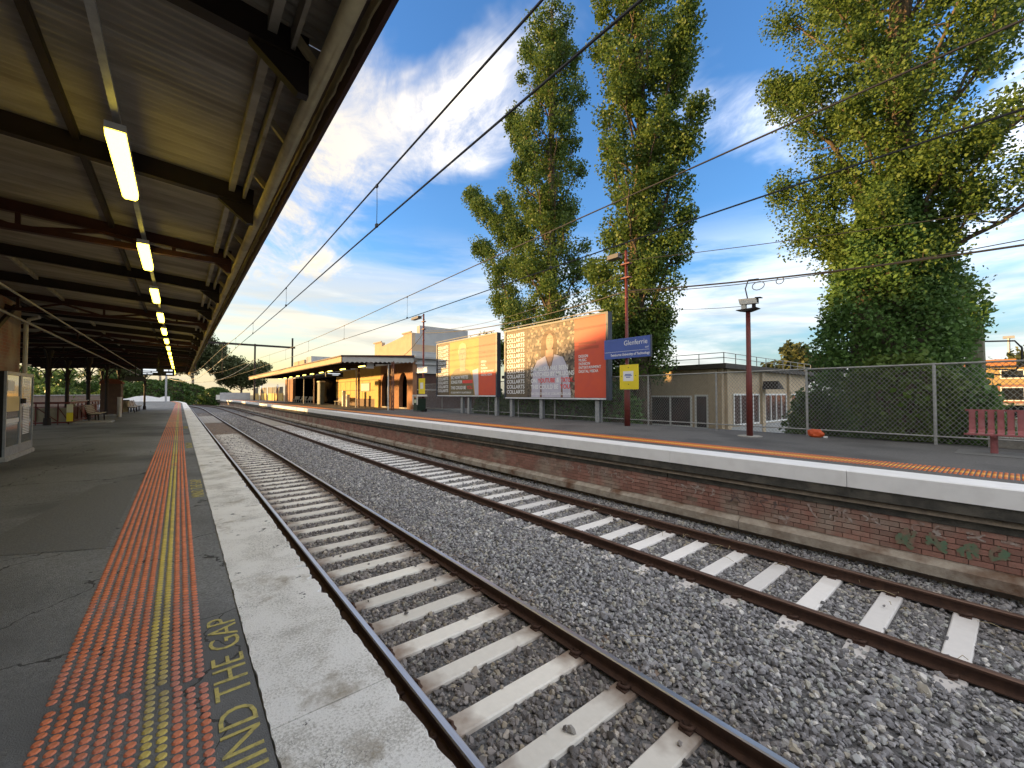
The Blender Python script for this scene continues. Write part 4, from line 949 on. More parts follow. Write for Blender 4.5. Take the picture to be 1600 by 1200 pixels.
# lamp poles
def lamp_pole(x, y, label, ztop, hy, thick=True):
    p = empty('lamp_post', (x, y, ZF), label, 'lamp post'); H = ztop - ZF
    MB().tube([(0, 0, 0), (0, 0, 1.42), (0, 0, 1.50), (0, 0, H)], [.115, .11, .065, .055], 12).build('pole', M['maroon'], p, smooth=True)
    MB().cyl(0, 0, 1.40, 1.47, .122, 12).build('collar', M['grey_metal'], p); MB().cyl(0, 0, H, H + .05, .07, 8, .02).build('cap', M['iron_black'], p)
    MB().tube([(0, 0, H - .08), (0, hy * .35, H - .08)], .03, 6).build('arm', M['iron_black'], p)
    MB().prism([(-.16, H - .2), (.16, H - .2), (.13, H - .02), (-.13, H - .02)], 'y', hy * .35, hy).build('lamp_head', mat('lamp_head', (.13, .12, .11), rough=.5), p)
    for z in (H - .55, H - 1.1): MB().box(-.09, .09, -.2, .2, z, z + .05).build('crossbar', M['maroon'], p)
    for z in (H - .4, H - 1.9, 2.3): MB().cyl(0, 0, z, z + .07, .075, 10).build('band', M['maroon'], p)
    return p
lp1 = lamp_pole(13.55, 9.58, 'maroon lamp post carrying the blue station name board', 8.36, .82)
lp2 = lamp_pole(13.5, 26.7, 'dark lamp post beside the wheeled bin at the far building', 8.45, 1.75)
lp2.rotation_euler = (0, 0, 0)
nm = empty('station_name_board', (13.38, 8.44, 4.12), 'blue station name board with white lettering on the lamp post', 'sign')
MB().box(0, .06, 0, 2.1, 0, .78).build('panel', M['blue'], nm); MB().box(-.004, .064, -.03, 0, -.02, .80).build('edge_strip', M['frame_dark'], nm)
g = lambda y, z: frame_mtx((-.003, y, z), (0, -1, 0), (0, 0, 1))
text('Glenferrie', .27, M['print_white'], nm, g(1.16, .49), width=.93); text('and', .11, M['print_white'], nm, g(.22, .33), width=.9); text('Swinburne University of Technology', .135, M['print_white'], nm, g(1.78, .10), bold=.002, width=.88)
MB().box(-.003, 0, .05, 2.08, .262, .272).build('line', M['print_white'], nm)
yn = empty('notice_board', (13.40, 8.97, 2.91), 'square yellow notice with white centre on the maroon lamp post', 'sign')
MB().box(0, .02, 0, .84, 0, .95).build('panel', M['yellow'], yn); MB().box(-.004, -.001, .22, .68, .32, .70).build('notice_sheet', M['print_white'], yn)
for z, w in ((.56, .28), (.51, .34), (.45, .2)): MB().box(-.006, -.0045, .45 - w / 2, .45 + w / 2, z, z + .03).build('text_line', M['blue'], yn)
for y, z in ((.44, .84), (.44, .20), (.12, .52), (.76, .52)): MB().prism([(y - .03, z - .02), (y + .03, z - .02), (y, z + .02)], 'x', -.003, -.0005).build('arrow', M['ink_dark'], yn)
yn2 = empty('notice_board', (13.36, 26.2, 2.75), 'yellow notice above the wheeled bin on the far lamp post', 'sign'); MB().box(0, .02, 0, .95, 0, 1.1).build('panel', M['yellow'], yn2); MB().box(-.004, -.001, .25, .7, .35, .8).build('notice_sheet', M['print_white'], yn2)
ns2 = empty('platform_sign', (13.36, 25.9, 4.25), 'small white and blue sign above the yellow notice on the far lamp post', 'sign'); MB().box(0, .04, 0, 1.5, 0, .42).build('panel', M['print_white'], ns2); MB().box(-.004, -.001, .5, 1.4, .10, .36).build('blue_print', M['blue'], ns2)
# CCTV pole
cp = empty('camera_post', (12.97, 4.95, ZF), 'maroon post carrying a security camera in front of the fence', 'post')
MB().tube([(0, 0, 0), (0, 0, 1.8), (.0, 0, 1.85), (0, 0, 3.66)], [.085, .08, .066, .062], 12).build('pole', M['maroon'], cp, smooth=True); MB().cyl(0, 0, 0, .02, .32, 16).build('base_plate', M['concrete'], cp)
MB().prism([(-.04, 3.66), (.04, 3.66), (.28, 3.72), (.28, 3.735), (-.28, 3.735), (-.28, 3.72)], 'x', -.16, .16).build('bracket_plate', M['iron_black'], cp)
cc = empty('security_camera', (12.97, 4.95, ZF + 3.735), 'white boxed security camera on top of the maroon post', 'camera')
MB().prism([(-.27, .13), (.20, .16), (.24, .33), (-.24, .29)], 'x', -.08, .08).build('housing', M['offwhite'], cc); MB().prism([(-.36, .27), (-.22, .29), (-.22, .31), (-.37, .29)], 'x', -.09, .09).build('sunshade', M['iron_black'], cc)
MB().box(-.05, .05, .05, .17, 0, .15).build('foot', M['offwhite'], cc); MB().box(-.04, .04, -.2, -.12, 0, .14).build('foot', M['iron_black'], cc); MB().box(-.06, .06, -.272, -.268, .15, .27).build('lens_window', M['black'], cc)
# cables
wire('camera_cable', [(12.97, 4.95, 5.5), (12.98, 5.02, 5.85), (13.1, 4.98, 6.12), (13.5, 4.85, 6.2)], .018, 'thin cable curling from the security camera to the overhead line')
wire('overhead_cable', sag((13.55, 9.58, 6.77), (15.6, -3.0, 6.2), .22), .028, 'thick bundled cable from the maroon lamp post past the camera to the right')
wire('overhead_cable', sag((13.55, 9.58, 6.70), (15.7, -3.0, 6.55), .38), .013, 'thin companion cable under the bundled cable right of the lamp post')
wire('overhead_cable', sag((13.55, 9.58, 6.77), (13.55, 26.7, 7.12), .42), .024, 'bundled cable slung above the billboards between the two lamp posts')
wire('overhead_cable', sag((13.55, 9.58, 7.5), (13.55, 26.7, 7.25), .55), .011, 'thin cable slung above the billboards between the two lamp posts')
wire('overhead_cable', sag((13.55, 9.58, 7.98), (15, -3.0, 6.75), .12), .012, 'single thin cable from the lamp post top into the ivy tree')
wire('overhead_cable', sag((13.55, 9.3, 6.1), (12.97, 5.0, 5.33), .10), .008, 'very thin wire from the maroon lamp post to the camera post')
wire('overhead_cable', sag((13.5, 26.7, 7.15), (14.4, 33.0, 5.75), .25), .022, 'cable drooping from the far lamp post to the far canopy roof')
for k, (y, z, r) in enumerate(((4.32, 6.05, .10), (4.9, 6.02, .13))):
    MB_ = [(13.62 + .02 * math.sin(a), y + r * math.cos(a) * (1 if k == 0 else 1.3), z + r * math.sin(a)) for a in [i / 14 * 2 * math.pi for i in range(15)]]
    wire('cable_loop', MB_, .012, ('small' if k == 0 else 'wide') + ' coiled loop of cable hanging from the overhead line near the camera')
# maroon bench on the right
mbn = empty('bench', (13.0, -1.05, ZF), 'maroon steel slat bench on the far platform at the right edge', 'bench')
n = 26
for i in range(n):
    y = -1.72 + i * .134
    MB().add([], []).prism([(.40, .90), (.43, .90), (.36, .48), (.28, .41), (-.06, .42), (-.09, .39), (-.08, .385), (-.05, .395), (.28, .385), (.39, .46)], 'y', y, y + .098).build('slat', M['maroon_bench'], mbn)
MB().beam((.425, -1.74, .885), (.425, 1.78, .885), .03, .035).build('top_rail', M['maroon_bench'], mbn); MB().beam((-.085, -1.74, .392), (-.085, 1.78, .392), .03, .03).build('front_rail', M['maroon_bench'], mbn); MB().beam((.30, -1.74, .37), (.30, 1.78, .37), .05, .03).build('seat_rail', M['maroon_bench'], mbn)
for y in (-1.2, 1.37): MB().cyl(.1, y, 0, .37, .055, 10).build('leg', M['maroon_bench'], mbn); MB().box(-.08, .30, y - .04, y + .04, .345, .375).build('bracket', M['maroon_bench'], mbn)
MB().box(-.5, .6, -1.9, 1.9, .004, .010).build('footing_pad', M['patch'], mbn)
# orange rubbish by the fence
rb = empty('orange_bag', (14.15, 3.66, ZF), 'crumpled orange bag lying at the foot of the fence', 'bag')
bm = bmesh.new(); bmesh.ops.create_icosphere(bm, subdivisions=2, radius=.17)
for v in bm.verts: v.co = Vector((v.co.x * .7, v.co.y * 1.2, (v.co.z + .14) * .75)) * random.uniform(.8, 1.15); v.co.z = max(v.co.z, 0)
me = bpy.data.meshes.new('bag'); bm.to_mesh(me); bm.free(); me.materials.append(mat('orange_plastic', (.62, .10, .02), (.5, .07, .02), 12, .45)); obj('bag_body', me, rb)
MB().box(-.05, .03, -.28, -.20, 0, .05).build('scrap', M['print_white'], rb)
# wheeled bin
wbn = empty('wheelie_bin', (13.2, 25.6, ZF), 'dark green wheeled bin with pale frame at the foot of the far lamp post', 'bin')
wbn.location = (13.15, 26.55, ZF)
MB().prism([(-.30, .08), (.30, .08), (.36, .95), (-.36, .95)], 'x', -.34, .30).build('body', M['bin_green'], wbn)
MB().prism([(-.42, 1.08), (.42, 1.08), (.36, 1.2), (-.36, 1.2)], 'x', -.38, .38).build('hood', M['offwhite'], wbn); MB().box(-.36, -.345, -.42, -.22, .5, 1.08).build('frame_leg', M['offwhite'], wbn); MB().box(-.36, -.345, .22, .42, .5, 1.08).build('frame_leg', M['offwhite'], wbn)
MB().box(-.352, -.342, -.15, .15, .62, .86).build('sticker', mat('sticker', (.6, .65, .45), rough=.5), wbn)
for y in (-.28, .28): MB().tube([(.3, y - .05, .11), (.3, y + .05, .11)], .11, 10).build('wheel', M['black'], wbn)

# ------------------------------------------------------------------ far station building and canopy
fb = empty('station_building', (0, 0, 0), 'far platform station building with arched doorways and sunlit yellow wall', 'building')
BX = 14.62
M['brick_warm'] = mat('warm_brick', (.34, .17, .085), (.27, .13, .07), 3, .85, coord='World', bump=.3, bscale=25)
M['ochre'] = mat('ochre_panelled_wall', (.60, .42, .13), (.50, .34, .11), 1.8, .8, coord='World')
def arch(y0, y1, ztop, zspring):
    cy, r = (y0 + y1) / 2, (y1 - y0) / 2
    pts = [(y0, ztop), (y0, zspring)] + [(cy - r * math.cos(a), zspring + r * 1.25 * math.sin(a)) for a in [i / 14 * math.pi for i in range(1, 14)]] + [(y1, zspring), (y1, ztop)]
    mb = MB()
    for i in range(1, len(pts) - 2):
        a, b = pts[i], pts[i + 1]
        mb.prism([(a[0], ztop), (a[0], a[1]), (b[0], b[1]), (b[0], ztop)], 'x', BX, BX + .35)
    mb.build('arch_head', M['brick_warm'], fb)
for a, b in ((30.75, 31.85), (33.45, 35.55), (37.3, 37.6)): MB().box(BX, BX + .35, a, b, ZF, 5.35).build('pier', M['brick_warm'], fb)
for a, b in ((31.85, 33.45), (35.55, 37.3)):
    arch(a, b, 5.35, 3.55); MB().box(BX + .02, BX + .34, a, b, ZF, ZF + .12).build('door_step', M['concrete'], fb)
MB().box(BX + .9, BX + 1.0, 31.2, 37.6, ZF, 5.3).build('inner_wall', M['interior_shade'], fb)
MB().box(BX + .12, BX + .4, 37.6, 52.0, ZF + .72, 5.4).build('wall', M['ochre'], fb); MB().box(BX + .10, BX + .4, 37.6, 52.0, ZF, ZF + .71).build('dado', mat('brown_dado', (.16, .09, .05), (.12, .07, .04), 3), fb)
for y in np.arange(39, 52, 1.9): MB().box(BX + .105, BX + .12, y, y + .05, ZF + .72, 4.1).build('wall_batten', mat('batten_brown', (.22, .13, .06), rough=.7), fb)
for z in (ZF + .72, 3.1, 4.1): MB().box(BX + .10, BX + .115, 37.6, 52, z, z + .06).build('wall_rail', M['brick_warm'], fb)
MB().box(BX + 3.6, BX + 3.8, 52, 76, ZF, 5.4).build('inner_wall', M['interior_shade'], fb); MB().box(BX + .4, BX + 3.6, 51.7, 52.0, ZF, 5.4).build('inner_wall', M['interior_shade'], fb); MB().box(BX + .4, BX + 3.6, 76.0, 76.3, ZF, 5.35).build('inner_wall', M['interior_shade'], fb); MB().box(BX + .1, BX + 3.6, 52.0, 76.0, ZF + .004, ZF + .012).build('inner_floor', M['interior_shade'], fb)  # walls and floor coloured near-black to keep the recess in shade
MB().box(BX, BX + .4, 76, 82.5, ZF, 5.3).build('pier', M['brick_warm'], fb)
MB().box(BX + .35, 22.5, 30.75, 31.1, ZF, 4.45).build('end_wall', M['wall_dark'], fb); MB().box(BX + .34, 22.5, 30.70, 31.1, 4.45, 5.75).build('end_frieze', M['render_grey'], fb)
for z, d, h in ((4.42, .10, .12), (5.15, .14, .16), (5.62, .28, .16)): MB().box(BX - d + .3, 22.6, 30.70 - d, 30.70, z, z + h).build('cornice', M['render_grey'], fb)
MB().box(BX + .34, 22.5, 30.66, 30.70, 3.05, 3.12).build('stringcourse', M['render_grey'], fb)
MB().box(BX + .36, 22.4, 31.1, 83, 5.36, 5.9).build('roof_mass', M['render_grey'], fb)
MB().box(BX - .18, BX - .01, 37.7, 38.6, ZF, ZF + 2.6).build('cabinet_block', M['ochre'], fb)
MB().box(BX + .06, BX + .115, 40.6, 43.2, 3.0, 3.9).build('poster_frame', M['ink_dark'], fb); MB().box(BX + .05, BX + .058, 40.75, 43.05, 3.1, 3.8).build('poster', M['offwhite'], fb)
# stepped parapet block behind
pb = empty('parapet_building', (0, 0, 0), 'rendered building with stepped parapet rising behind the far station canopy', 'building')
MB().box(16.5, 24, 35.0, 44.2, -.3, 7.35).build('wall', M['render_sun_warm'], pb)
MB().prism([(35.0, 7.35), (35.0, 8.4), (36.8, 8.4), (36.8, 8.25), (42.2, 7.75), (42.2, 8.2), (44.2, 8.2), (44.2, 7.35)], 'x', 16.5, 16.85).build('parapet', M['render_sun_warm'], pb)
MB().box(16.852, 24, 35.0, 35.35, 7.352, 8.4).build('parapet', M['render_grey'], pb); MB().box(17.6, 23, 35.6, 36.2, 7.352, 9.25).build('parapet', M['render_grey'], pb)  # grey paints the shaded side of the same render
MB().box(16.35, 16.5, 34.9, 36.9, 8.41, 8.52).build('coping', M['render_sun_warm'], pb); MB().box(16.35, 16.5, 42.1, 44.3, 8.21, 8.32).build('coping', M['render_sun_warm'], pb)
MB().box(16.46, 24, 34.93, 35.0, 6.6, 6.7).build('string_course', M['render_grey'], pb); MB().box(16.49, 24.0, 34.94, 35.0, -.3, 6.59).build('end_wall', M['render_grey'], pb)  # grey facing carries the end wall's shade in its colour
gb = empty('roofline_block', (0, 0, 0), 'small peach rooftop block with grey side far behind the canopy roof', 'building'); MB().box(18, 21, 84, 93, -.3, 9.2).build('wall', M['render_sun_warm'], gb); MB().box(18.3, 22, 80, 84, -.3, 9.6).build('wall', M['render_grey'], gb)

fc = empty('platform_canopy', (0, 0, 0), 'far platform canopy with sunlit scalloped valance', 'canopy')
A, B_ = Vector((8.78, 29.8, 0)), Vector((8.38, 76, 0))
M['valance'] = mat('valance_sun_warm', (.46, .31, .17), (.39, .26, .15), 3, .7, coord='World'); M['valance_shaded'] = mat('valance_shaded', (.46, .46, .43), (.40, .40, .38), 2, .7, coord='World')  # one cream valance: sun warmth painted into the front, shade into the end
def valance(p0, p1, zt, zb, dz, pitch, m, name):
    L = (p1 - p0).length; n = int(L / pitch); d = (p1 - p0) / n; nrm = Vector((-d.y, d.x, 0)).normalized() * .025; vs = []; fs = []
    for i in range(n * 4 + 1):
        f = i / 4; q = p0 + d * f; z = zb + dz * f / n + .09 * abs(math.cos(math.pi * f)); zt_ = zt + dz * f / n
        for s in (-1, 1): vs += [tuple(q + nrm * s + Vector((0, 0, z))), tuple(q + nrm * s + Vector((0, 0, zt_)))]
    for i in range(n * 4):
        a = 4 * i; fs += [(a, a + 1, a + 5, a + 4), (a + 2, a + 6, a + 7, a + 3), (a, a + 4, a + 6, a + 2), (a + 1, a + 3, a + 7, a + 5)]
    MB().add(vs, fs).build(name, m, fc)
valance(A, B_, 5.36, 4.92, 0, .22, M['valance'], 'front_valance')
valance(A + Vector((.04, 0, 0)), Vector((14.6, 30.6, 0)), 5.36, 4.92, .30, .36, M['valance_shaded'], 'end_valance')
mb = MB(); mb.add([(8.70, 29.7, 5.37), (14.62, 30.5, 5.68), (14.62, 76, 5.68), (8.30, 76.1, 5.37), (8.70, 29.7, 5.46), (14.62, 30.5, 5.85), (14.62, 76, 5.85), (8.30, 76.1, 5.46)], [(0, 3, 2, 1), (4, 5, 6, 7), (0, 1, 5, 4), (1, 2, 6, 5), (2, 3, 7, 6), (3, 0, 4, 7)]); mb.build('roof', M['steel_dark'], fc)
for t in np.arange(31.5, 76, 3.7): MB().beam((8.85, t, 5.22), (14.6, t, 5.5), .08, .2).build('rafter', M['iron_black'], fc)
def lattice(x, t, m='offwhite'):
    c = MB()
    for sx in (-.16, .16): c.box(x - .04, x + .04, t + sx - .035, t + sx + .035, ZF, 5.2)
    p = c.build('column', M[m], fc); w = MB(); z = ZF + .15; s = 1
    while z < 4.9: w.beam((x, t - .15 * s, z), (x, t + .15 * s, z + .36), .03, .04, (1, 0, 0)); z += .36; s = -s
    w.build('lattice_bar', M[m], p)
M['col_maroon'] = mat('column_maroon', (.16, .06, .04), (.12, .05, .035), 4, .6)
lattice(12.6, 29.98, 'col_maroon'); lattice(12.6, 37.6, 'col_maroon'); lattice(12.6, 69.5, 'valance'); lattice(12.6, 53.5, 'col_maroon')
for x, t in ((12.6, 30.85), (12.6, 38.3), (12.6, 58.7)):
    MB().cyl(x, t, ZF, 5.1, .06, 8).build('post', M['offwhite'], fc)
for i, t in enumerate((24.2 + 8, 37.0, 41.0, 44.0, 47.7, 51.2, 54.5, 58.5, 62.2, 65.9)):
    e = batten(t, 'lit light under the far canopy, %s from its near end' % ORD[i] if i else 'lit light under the far canopy, nearest its near end', 11.0, 4.86, 'lamp_far', 'lights under the far canopy')
fd = empty('departure_display', (11.0, 39.4, 4.32), 'black hanging departure display under the far canopy', 'display'); MB().box(-.75, .75, 0, .2, 0, .42).build('housing', M['black'], fd); MB().box(-.6, .5, -.006, -.002, .26, .32).build('text_line', M['screen'], fd); MB().box(-.2, .35, -.006, -.002, .14, .19).build('text_line', M['screen'], fd); MB().box(-.03, .03, .07, .13, .42, .95).build('hanger', M['black'], fd)
cs = empty('clock_sign', (11.1, 30.6, 4.62), 'small square white sign hung under the far canopy end', 'sign'); MB().box(-.26, .26, 0, .06, .04, .56).build('panel', M['render_grey'], cs)
mk = MB(); mk.tube([(-.16 + .0, -.006, .30)] + [(.16 * math.cos(a), -.006, .30 + .16 * math.sin(a)) for a in [math.pi - i / 16 * 2 * math.pi for i in range(17)]], .025, 5); mk.build('ring_mark', M['ink_dark'], cs)
for i, t in enumerate((70.2, 65.8, 61.4, 57.0)[:3]):
    bench_facing_track(13.7, t, 3.2, 'pale bench under the far canopy in the dark recess, %s from the pilaster' % ('first', 'second', 'third')[i], 1, mats=('wood_pale', 'offwhite'), grp='benches in the dark recess', legs=3)
bench_facing_track(13.7, 47.2, 3.6, 'pale bench against the sunlit ochre wall of the far building', 1, mats=('wood_pale', 'offwhite'), legs=3)
hp = empty('information_pillar', (13.4, 53.6, ZF), 'grey-green information pillar between the benches under the far canopy', 'pillar'); MB().cbox(-.25, .25, -.7, .7, 0, 2.7, .04).build('body', mat('pillar_green', (.10, .13, .12), (.08, .10, .10), 4, .6), hp); MB().cbox(-.3, .3, -.8, .8, 2.7, 2.85, .03).build('cap', M['offwhite'], hp)
for i, (t, h) in enumerate(((43.6, 1.6), (42.3, 1.2))):
    mq = empty('card_reader', (13.1, t, ZF), ('taller' if i == 0 else 'shorter') + ' pale card reader post in front of the ochre wall', 'card reader'); MB().box(-.14, .14, -.18, .18, 0, h).build('body', M['offwhite'], mq); MB().box(-.145, -.141, -.12, .12, h - .5, h - .15).build('screen', M['ink_dark'], mq)
# wall along the far end of the platform
ew = empty('platform_wall', (0, 0, 0), 'low ochre wall with mesh screen behind the far end of the far platform', 'wall')
for k in range(4):
    a, b = 83 + k * 7.2, 83 + (k + 1) * 7.2 - .1; s = shift((a + b) / 2)
    MB().box(14.3 + s, 14.5 + s, a, b, ZF, ZF + 1.4).build('wall_panel', M['ochre'], ew); MB().box(14.38 + s, 14.42 + s, a, b, ZF + 1.4, ZF + 2.6).build('mesh_panel', mat('grey_mesh', (.16, .15, .12), (.12, .11, .09), 8), ew); MB().box(14.33 + s, 14.47 + s, b - .3, b, ZF + 1.4, ZF + 2.7).build('post', M['ochre'], ew)
gw_ = empty('end_wall', (0, 0, 0), 'pale grey wall closing the far end of the far platform', 'wall'); MB().box(6.9, 12.6, 111, 111.4, ZF, ZF + 1.6).build('panel', M['render_grey'], gw_); MB().box(6.2, 6.9, 110.6, 111.4, ZF, ZF + 1.1).build('panel', M['offwhite'], gw_)
for i, (x, t) in enumerate(((13.7, 100), (13.9, 85.2))):
    q = empty('lamp_post', (x + shift(t), t, ZF), ('farther' if i == 0 else 'nearer') + ' slim post with round white head by the ochre wall', 'lamp post'); MB().cyl(0, 0, 0, 3.0, .09, 8).build('pole', M['maroon'], q); MB().tube([(-.1, 0, 2.6), (.1, 0, 2.6)], .42 - .12 * i, 12).build('head', M['print_white'], q)

# ------------------------------------------------------------------ overhead line
def catenary(cx, label, zc, msgs, t0=-6, t1=150):
    z_c = lambda t: zc + .02 * math.sin(t * .3)
    e = empty('overhead_wire', (0, 0, 0), label, 'overhead wire')
    f = lambda t: float(np.interp(t, [m[0] for m in msgs], [m[1] for m in msgs]))
    stag = lambda t: cx + .12 * math.sin(t / 28) + shift(t)
    ts = list(np.arange(t0, 60, 2.0)) + list(np.arange(60, t1, 4))
    MB().tube([(stag(t), t, z_c(t)) for t in ts], .013, 5).build('contact_wire', M['wire'], e)
    MB().tube([(stag(t), t, f(t)) for t in ts], .014, 5).build('catenary_wire', M['wire'], e)
    t = 6.6
    while t < 110:
        mb = MB(); mb.tube([(stag(t), t, z_c(t)), (stag(t) + .012, t + .02, (z_c(t) + f(t)) / 2), (stag(t), t, f(t))], .005, 4); mb.box(stag(t) - .018, stag(t) + .018, t - .03, t + .03, z_c(t) - .005, z_c(t) + .05); mb.box(stag(t) - .015, stag(t) + .015, t - .03, t + .03, f(t) - .04, f(t) + .01)
        mb.build('dropper', M['wire'], e); t += 7.6
sagf = lambda a, lo: [(t, lo + (a - lo) * ((t - 30 - 65 * round((t - 30) / 65.)) / 32.5) ** 2) for t in np.arange(-6, 152, 4)]
catenary(2.45, 'pair of overhead wires with droppers above the near track', 5.46, [(t, z) for t, z in zip(np.arange(-6, 152, 4), [6.32 - .36 * math.exp(-((t - 20) / 14.) ** 2) + .6 * max(0, (t - 30) / 65) for t in np.arange(-6, 152, 4)])])
catenary(6.45, 'pair of overhead wires with droppers above the far track', 5.55, [(t, 6.45 - .22 * math.exp(-((t - 28) / 16.) ** 2) + .6 * max(0, (t - 36) / 60)) for t in np.arange(-6, 152, 4)])
ga = empty('line_gantry', (0, 95, 0), 'steel gantry with tall masts spanning the tracks beyond the canopies', 'gantry')
for x, h in ((-1.9, 13.0), (11.45, 12.7), (18.1, 14.4)):
    mb = MB(); mb.box(x - .14, x + .14, -.15, -.12, 0, h); mb.box(x - .14, x + .14, .12, .15, 0, h); mb.box(x - .02, x + .02, -.12, .12, 0, h); mb.build('mast', M['iron_black'] if x > 0 else M['grey_metal'], ga)
MB().box(-2.2, 18.6, -.12, .12, 12.25, 12.62).build('crossbeam', M['iron_black'], ga)
for x in (2.2, 6.2): MB().box(x - .05, x + .05, -.05, .05, 6.5, 12.25).build('drop_arm', M['iron_black'], ga)
for (x0, t0, x1, t1, d, lab) in ((2.2, 95, -6, 60, 2.2, 'slack cable drooping beneath the canopy end, nearest'), (6.2, 95, -3, 125, 2.5, 'slack cable drooping across the far tracks'), (11.4, 95, -2, 112, 3.0, 'slack cable drooping from the gantry to the trees')):
    wire('feeder_cable', sag((x0, t0, 9.5), (x1, t1, 7.0), d), .03, lab, m='offwhite')
# trackside equipment far down the line
for i, (x, t, w, h, m, lab) in enumerate(((1.2, 150, 2.2, 1.6, 'offwhite', 'white trackside cabinet at the end of the tracks'), (4.2, 142, 1.6, 1.0, 'concrete', 'pale low trackside box between the far curving tracks'), (-1.5, 128, .9, .8, 'ledge', 'small tan trackside box beside the near platform end'))):
    q = empty('trackside_box', (x, t, 0), lab, 'box'); MB().cbox(-w / 2, w / 2, -.5, .5, .2, .2 + h, .05).build('body', M[m], q); MB().box(-w / 2 - .06, w / 2 + .06, -.56, .56, .2 + h, .26 + h).build('lid', M['white'], q); MB().box(-w / 2, w / 2, -.5, .5, -.3, .195).build('base', M['concrete_dark'], q)

# ------------------------------------------------------------------ buildings behind the far platform
sb_ = empty('school_building', (0, 0, 0), 'low tan building with flat roof, roof railing and white windows behind the fence', 'building')
CX, CYB = 20.6, 9.1
MB().box(CX, CX + 13, CYB, 26, -.3, 3.98).build('wall', M['tan_wall'], sb_)
MB().box(CX - .35, CX + 13.2, CYB - .35, 26.3, 3.98, 4.22).build('roof', mat('dark_roof_edge', (.07, .06, .05), (.05, .045, .04), 3), sb_)
for y in (9.3, 14.0, 18.6): MB().box(CX - .14, CX, y, y + .4, -.3, 3.95).build('pilaster', M['tan_wall'], sb_)
for x in (20.9, 25.3, 29.6): MB().box(x, x + .4, CYB - .14, CYB, -.3, 3.95).build('pilaster', M['tan_wall'], sb_)
WF = mat('white_window_frame', (.82, .82, .80), (.76, .76, .74), 3, .5); DG = mat('window_glass', (.03, .034, .04), (.09, .05, .05), 1.2, .12, spec=.6)
def win_x(x, y0, y1, z0, z1, n):
    w = MB(); w.box(x - .05, x, y0, y1, z0, z0 + .09); w.box(x - .05, x, y0, y1, z1 - .09, z1)
    for i in range(n + 1):
        y = y0 + (y1 - y0 - .09) * i / n; w.box(x - .055, x - .001, y, y + .09, z0 + .09, z1 - .09)
    f = w.build('window', WF, sb_)
    for i in range(n):
        a = y0 + (y1 - y0 - .09) * i / n + .09; b = y0 + (y1 - y0 - .09) * (i + 1) / n; MB().box(x - .02, x - .002, a, b, z0 + .09, z1 - .09).build('pane', DG, f)
def win_y(y, x0, x1, z0, z1, n):
    w = MB(); w.box(x0, x1, y - .05, y, z0, z0 + .09); w.box(x0, x1, y - .05, y, z1 - .09, z1)
    for i in range(n + 1):
        x = x0 + (x1 - x0 - .09) * i / n; w.box(x, x + .09, y - .055, y - .001, z0 + .09, z1 - .09)
    f = w.build('window', WF, sb_)
    for i in range(n):
        a = x0 + (x1 - x0 - .09) * i / n + .09; b = x0 + (x1 - x0 - .09) * (i + 1) / n; MB().box(a, b, y - .02, y - .002, z0 + .09, z1 - .09).build('pane', DG, f)
win_x(CX, 10.6, 13.0, 1.0, 2.65, 2); win_x(CX, 14.6, 18.3, 1.0, 2.65, 3); win_x(CX, 9.75, 10.45, .95, 2.7, 1)
win_y(CYB, 21.8, 25.1, 1.1, 2.75, 4); win_y(CYB, 25.9, 29.4, 1.1, 2.75, 4); win_y(CYB, 30.2, 33.2, 1.1, 2.75, 3)
MB().box(CX - .08, CX, 9.1, 26, -.3, .95).build('dado', M['offwhite'], sb_); MB().box(21.4, 33.6, CYB - .1, CYB, -.3, 1.05).build('dado', M['render_grey'], sb_)
mb = MB()
for (p0, p1, n) in (((CX - .2, 26, 4.22), (CX - .2, CYB - .2, 4.22), 14), ((CX - .2, CYB - .2, 4.22), (CX + 13, CYB - .2, 4.22), 10)):
    p0 = Vector(p0); p1 = Vector(p1)
    for z in (.52, .28): MB().tube([p0 + Vector((0, 0, z)), p1 + Vector((0, 0, z))], .018, 5).build('roof_rail', M['pipe'], sb_)
    for i in range(n + 1):
        q = p0.lerp(p1, i / n); MB().tube([q, q + Vector((0, 0, .52))], .022, 5).build('rail_post', M['pipe'], sb_)
MB().prism([(25.2, 3.0), (26.2, 3.0), (26.0, 3.2), (25.4, 3.45)], 'y', CYB - .9, CYB - .15).build('porch_roof', M['iron_black'], sb_)
ob = empty('orange_building', (0, 0, 0), 'ochre and orange building with flat roof in the distance beyond the maroon bench', 'building')
OC = mat('painted_ochre', (.40, .28, .12), (.34, .24, .10), 1, .8); OO = mat('painted_orange', (.32, .15, .09), (.28, .13, .08), 1, .8)
MB().box(78, 92, -14, 6.5, 3.9, 5.95).build('wall', OC, ob); MB().box(78.0, 92, -14, 4.6, -.3, 3.88).build('wall', OO, ob); MB().box(77.6, 92, -14.2, 6.7, 5.97, 6.2).build('roof', M['iron_black'], ob); MB().box(80, 88, 0, 5.5, 6.21, 7.1).build('roof_box', mat('bright_orange', (.42, .17, .06), rough=.7), ob)
for y, z in ((3.9, 4.6), (-.6, 4.6), (-5, 4.6), (-.6, 1.9), (-5.2, 1.9), (-.8, -.2)):
    f = MB().box(77.93, 78.0, y, y + 1.9, z, z + 1.1 if z > 4 else z + 1.7).build('window', WF, ob); MB().box(77.9, 77.925, y + .12, y + 1.78, z + .12, (z + 1.1 if z > 4 else z + 1.7) - .12).build('pane', M['glass'], f)
MB().box(77.5, 78, -9, 2.2, 1.45, 1.6).build('ledge', M['offwhite'], ob)
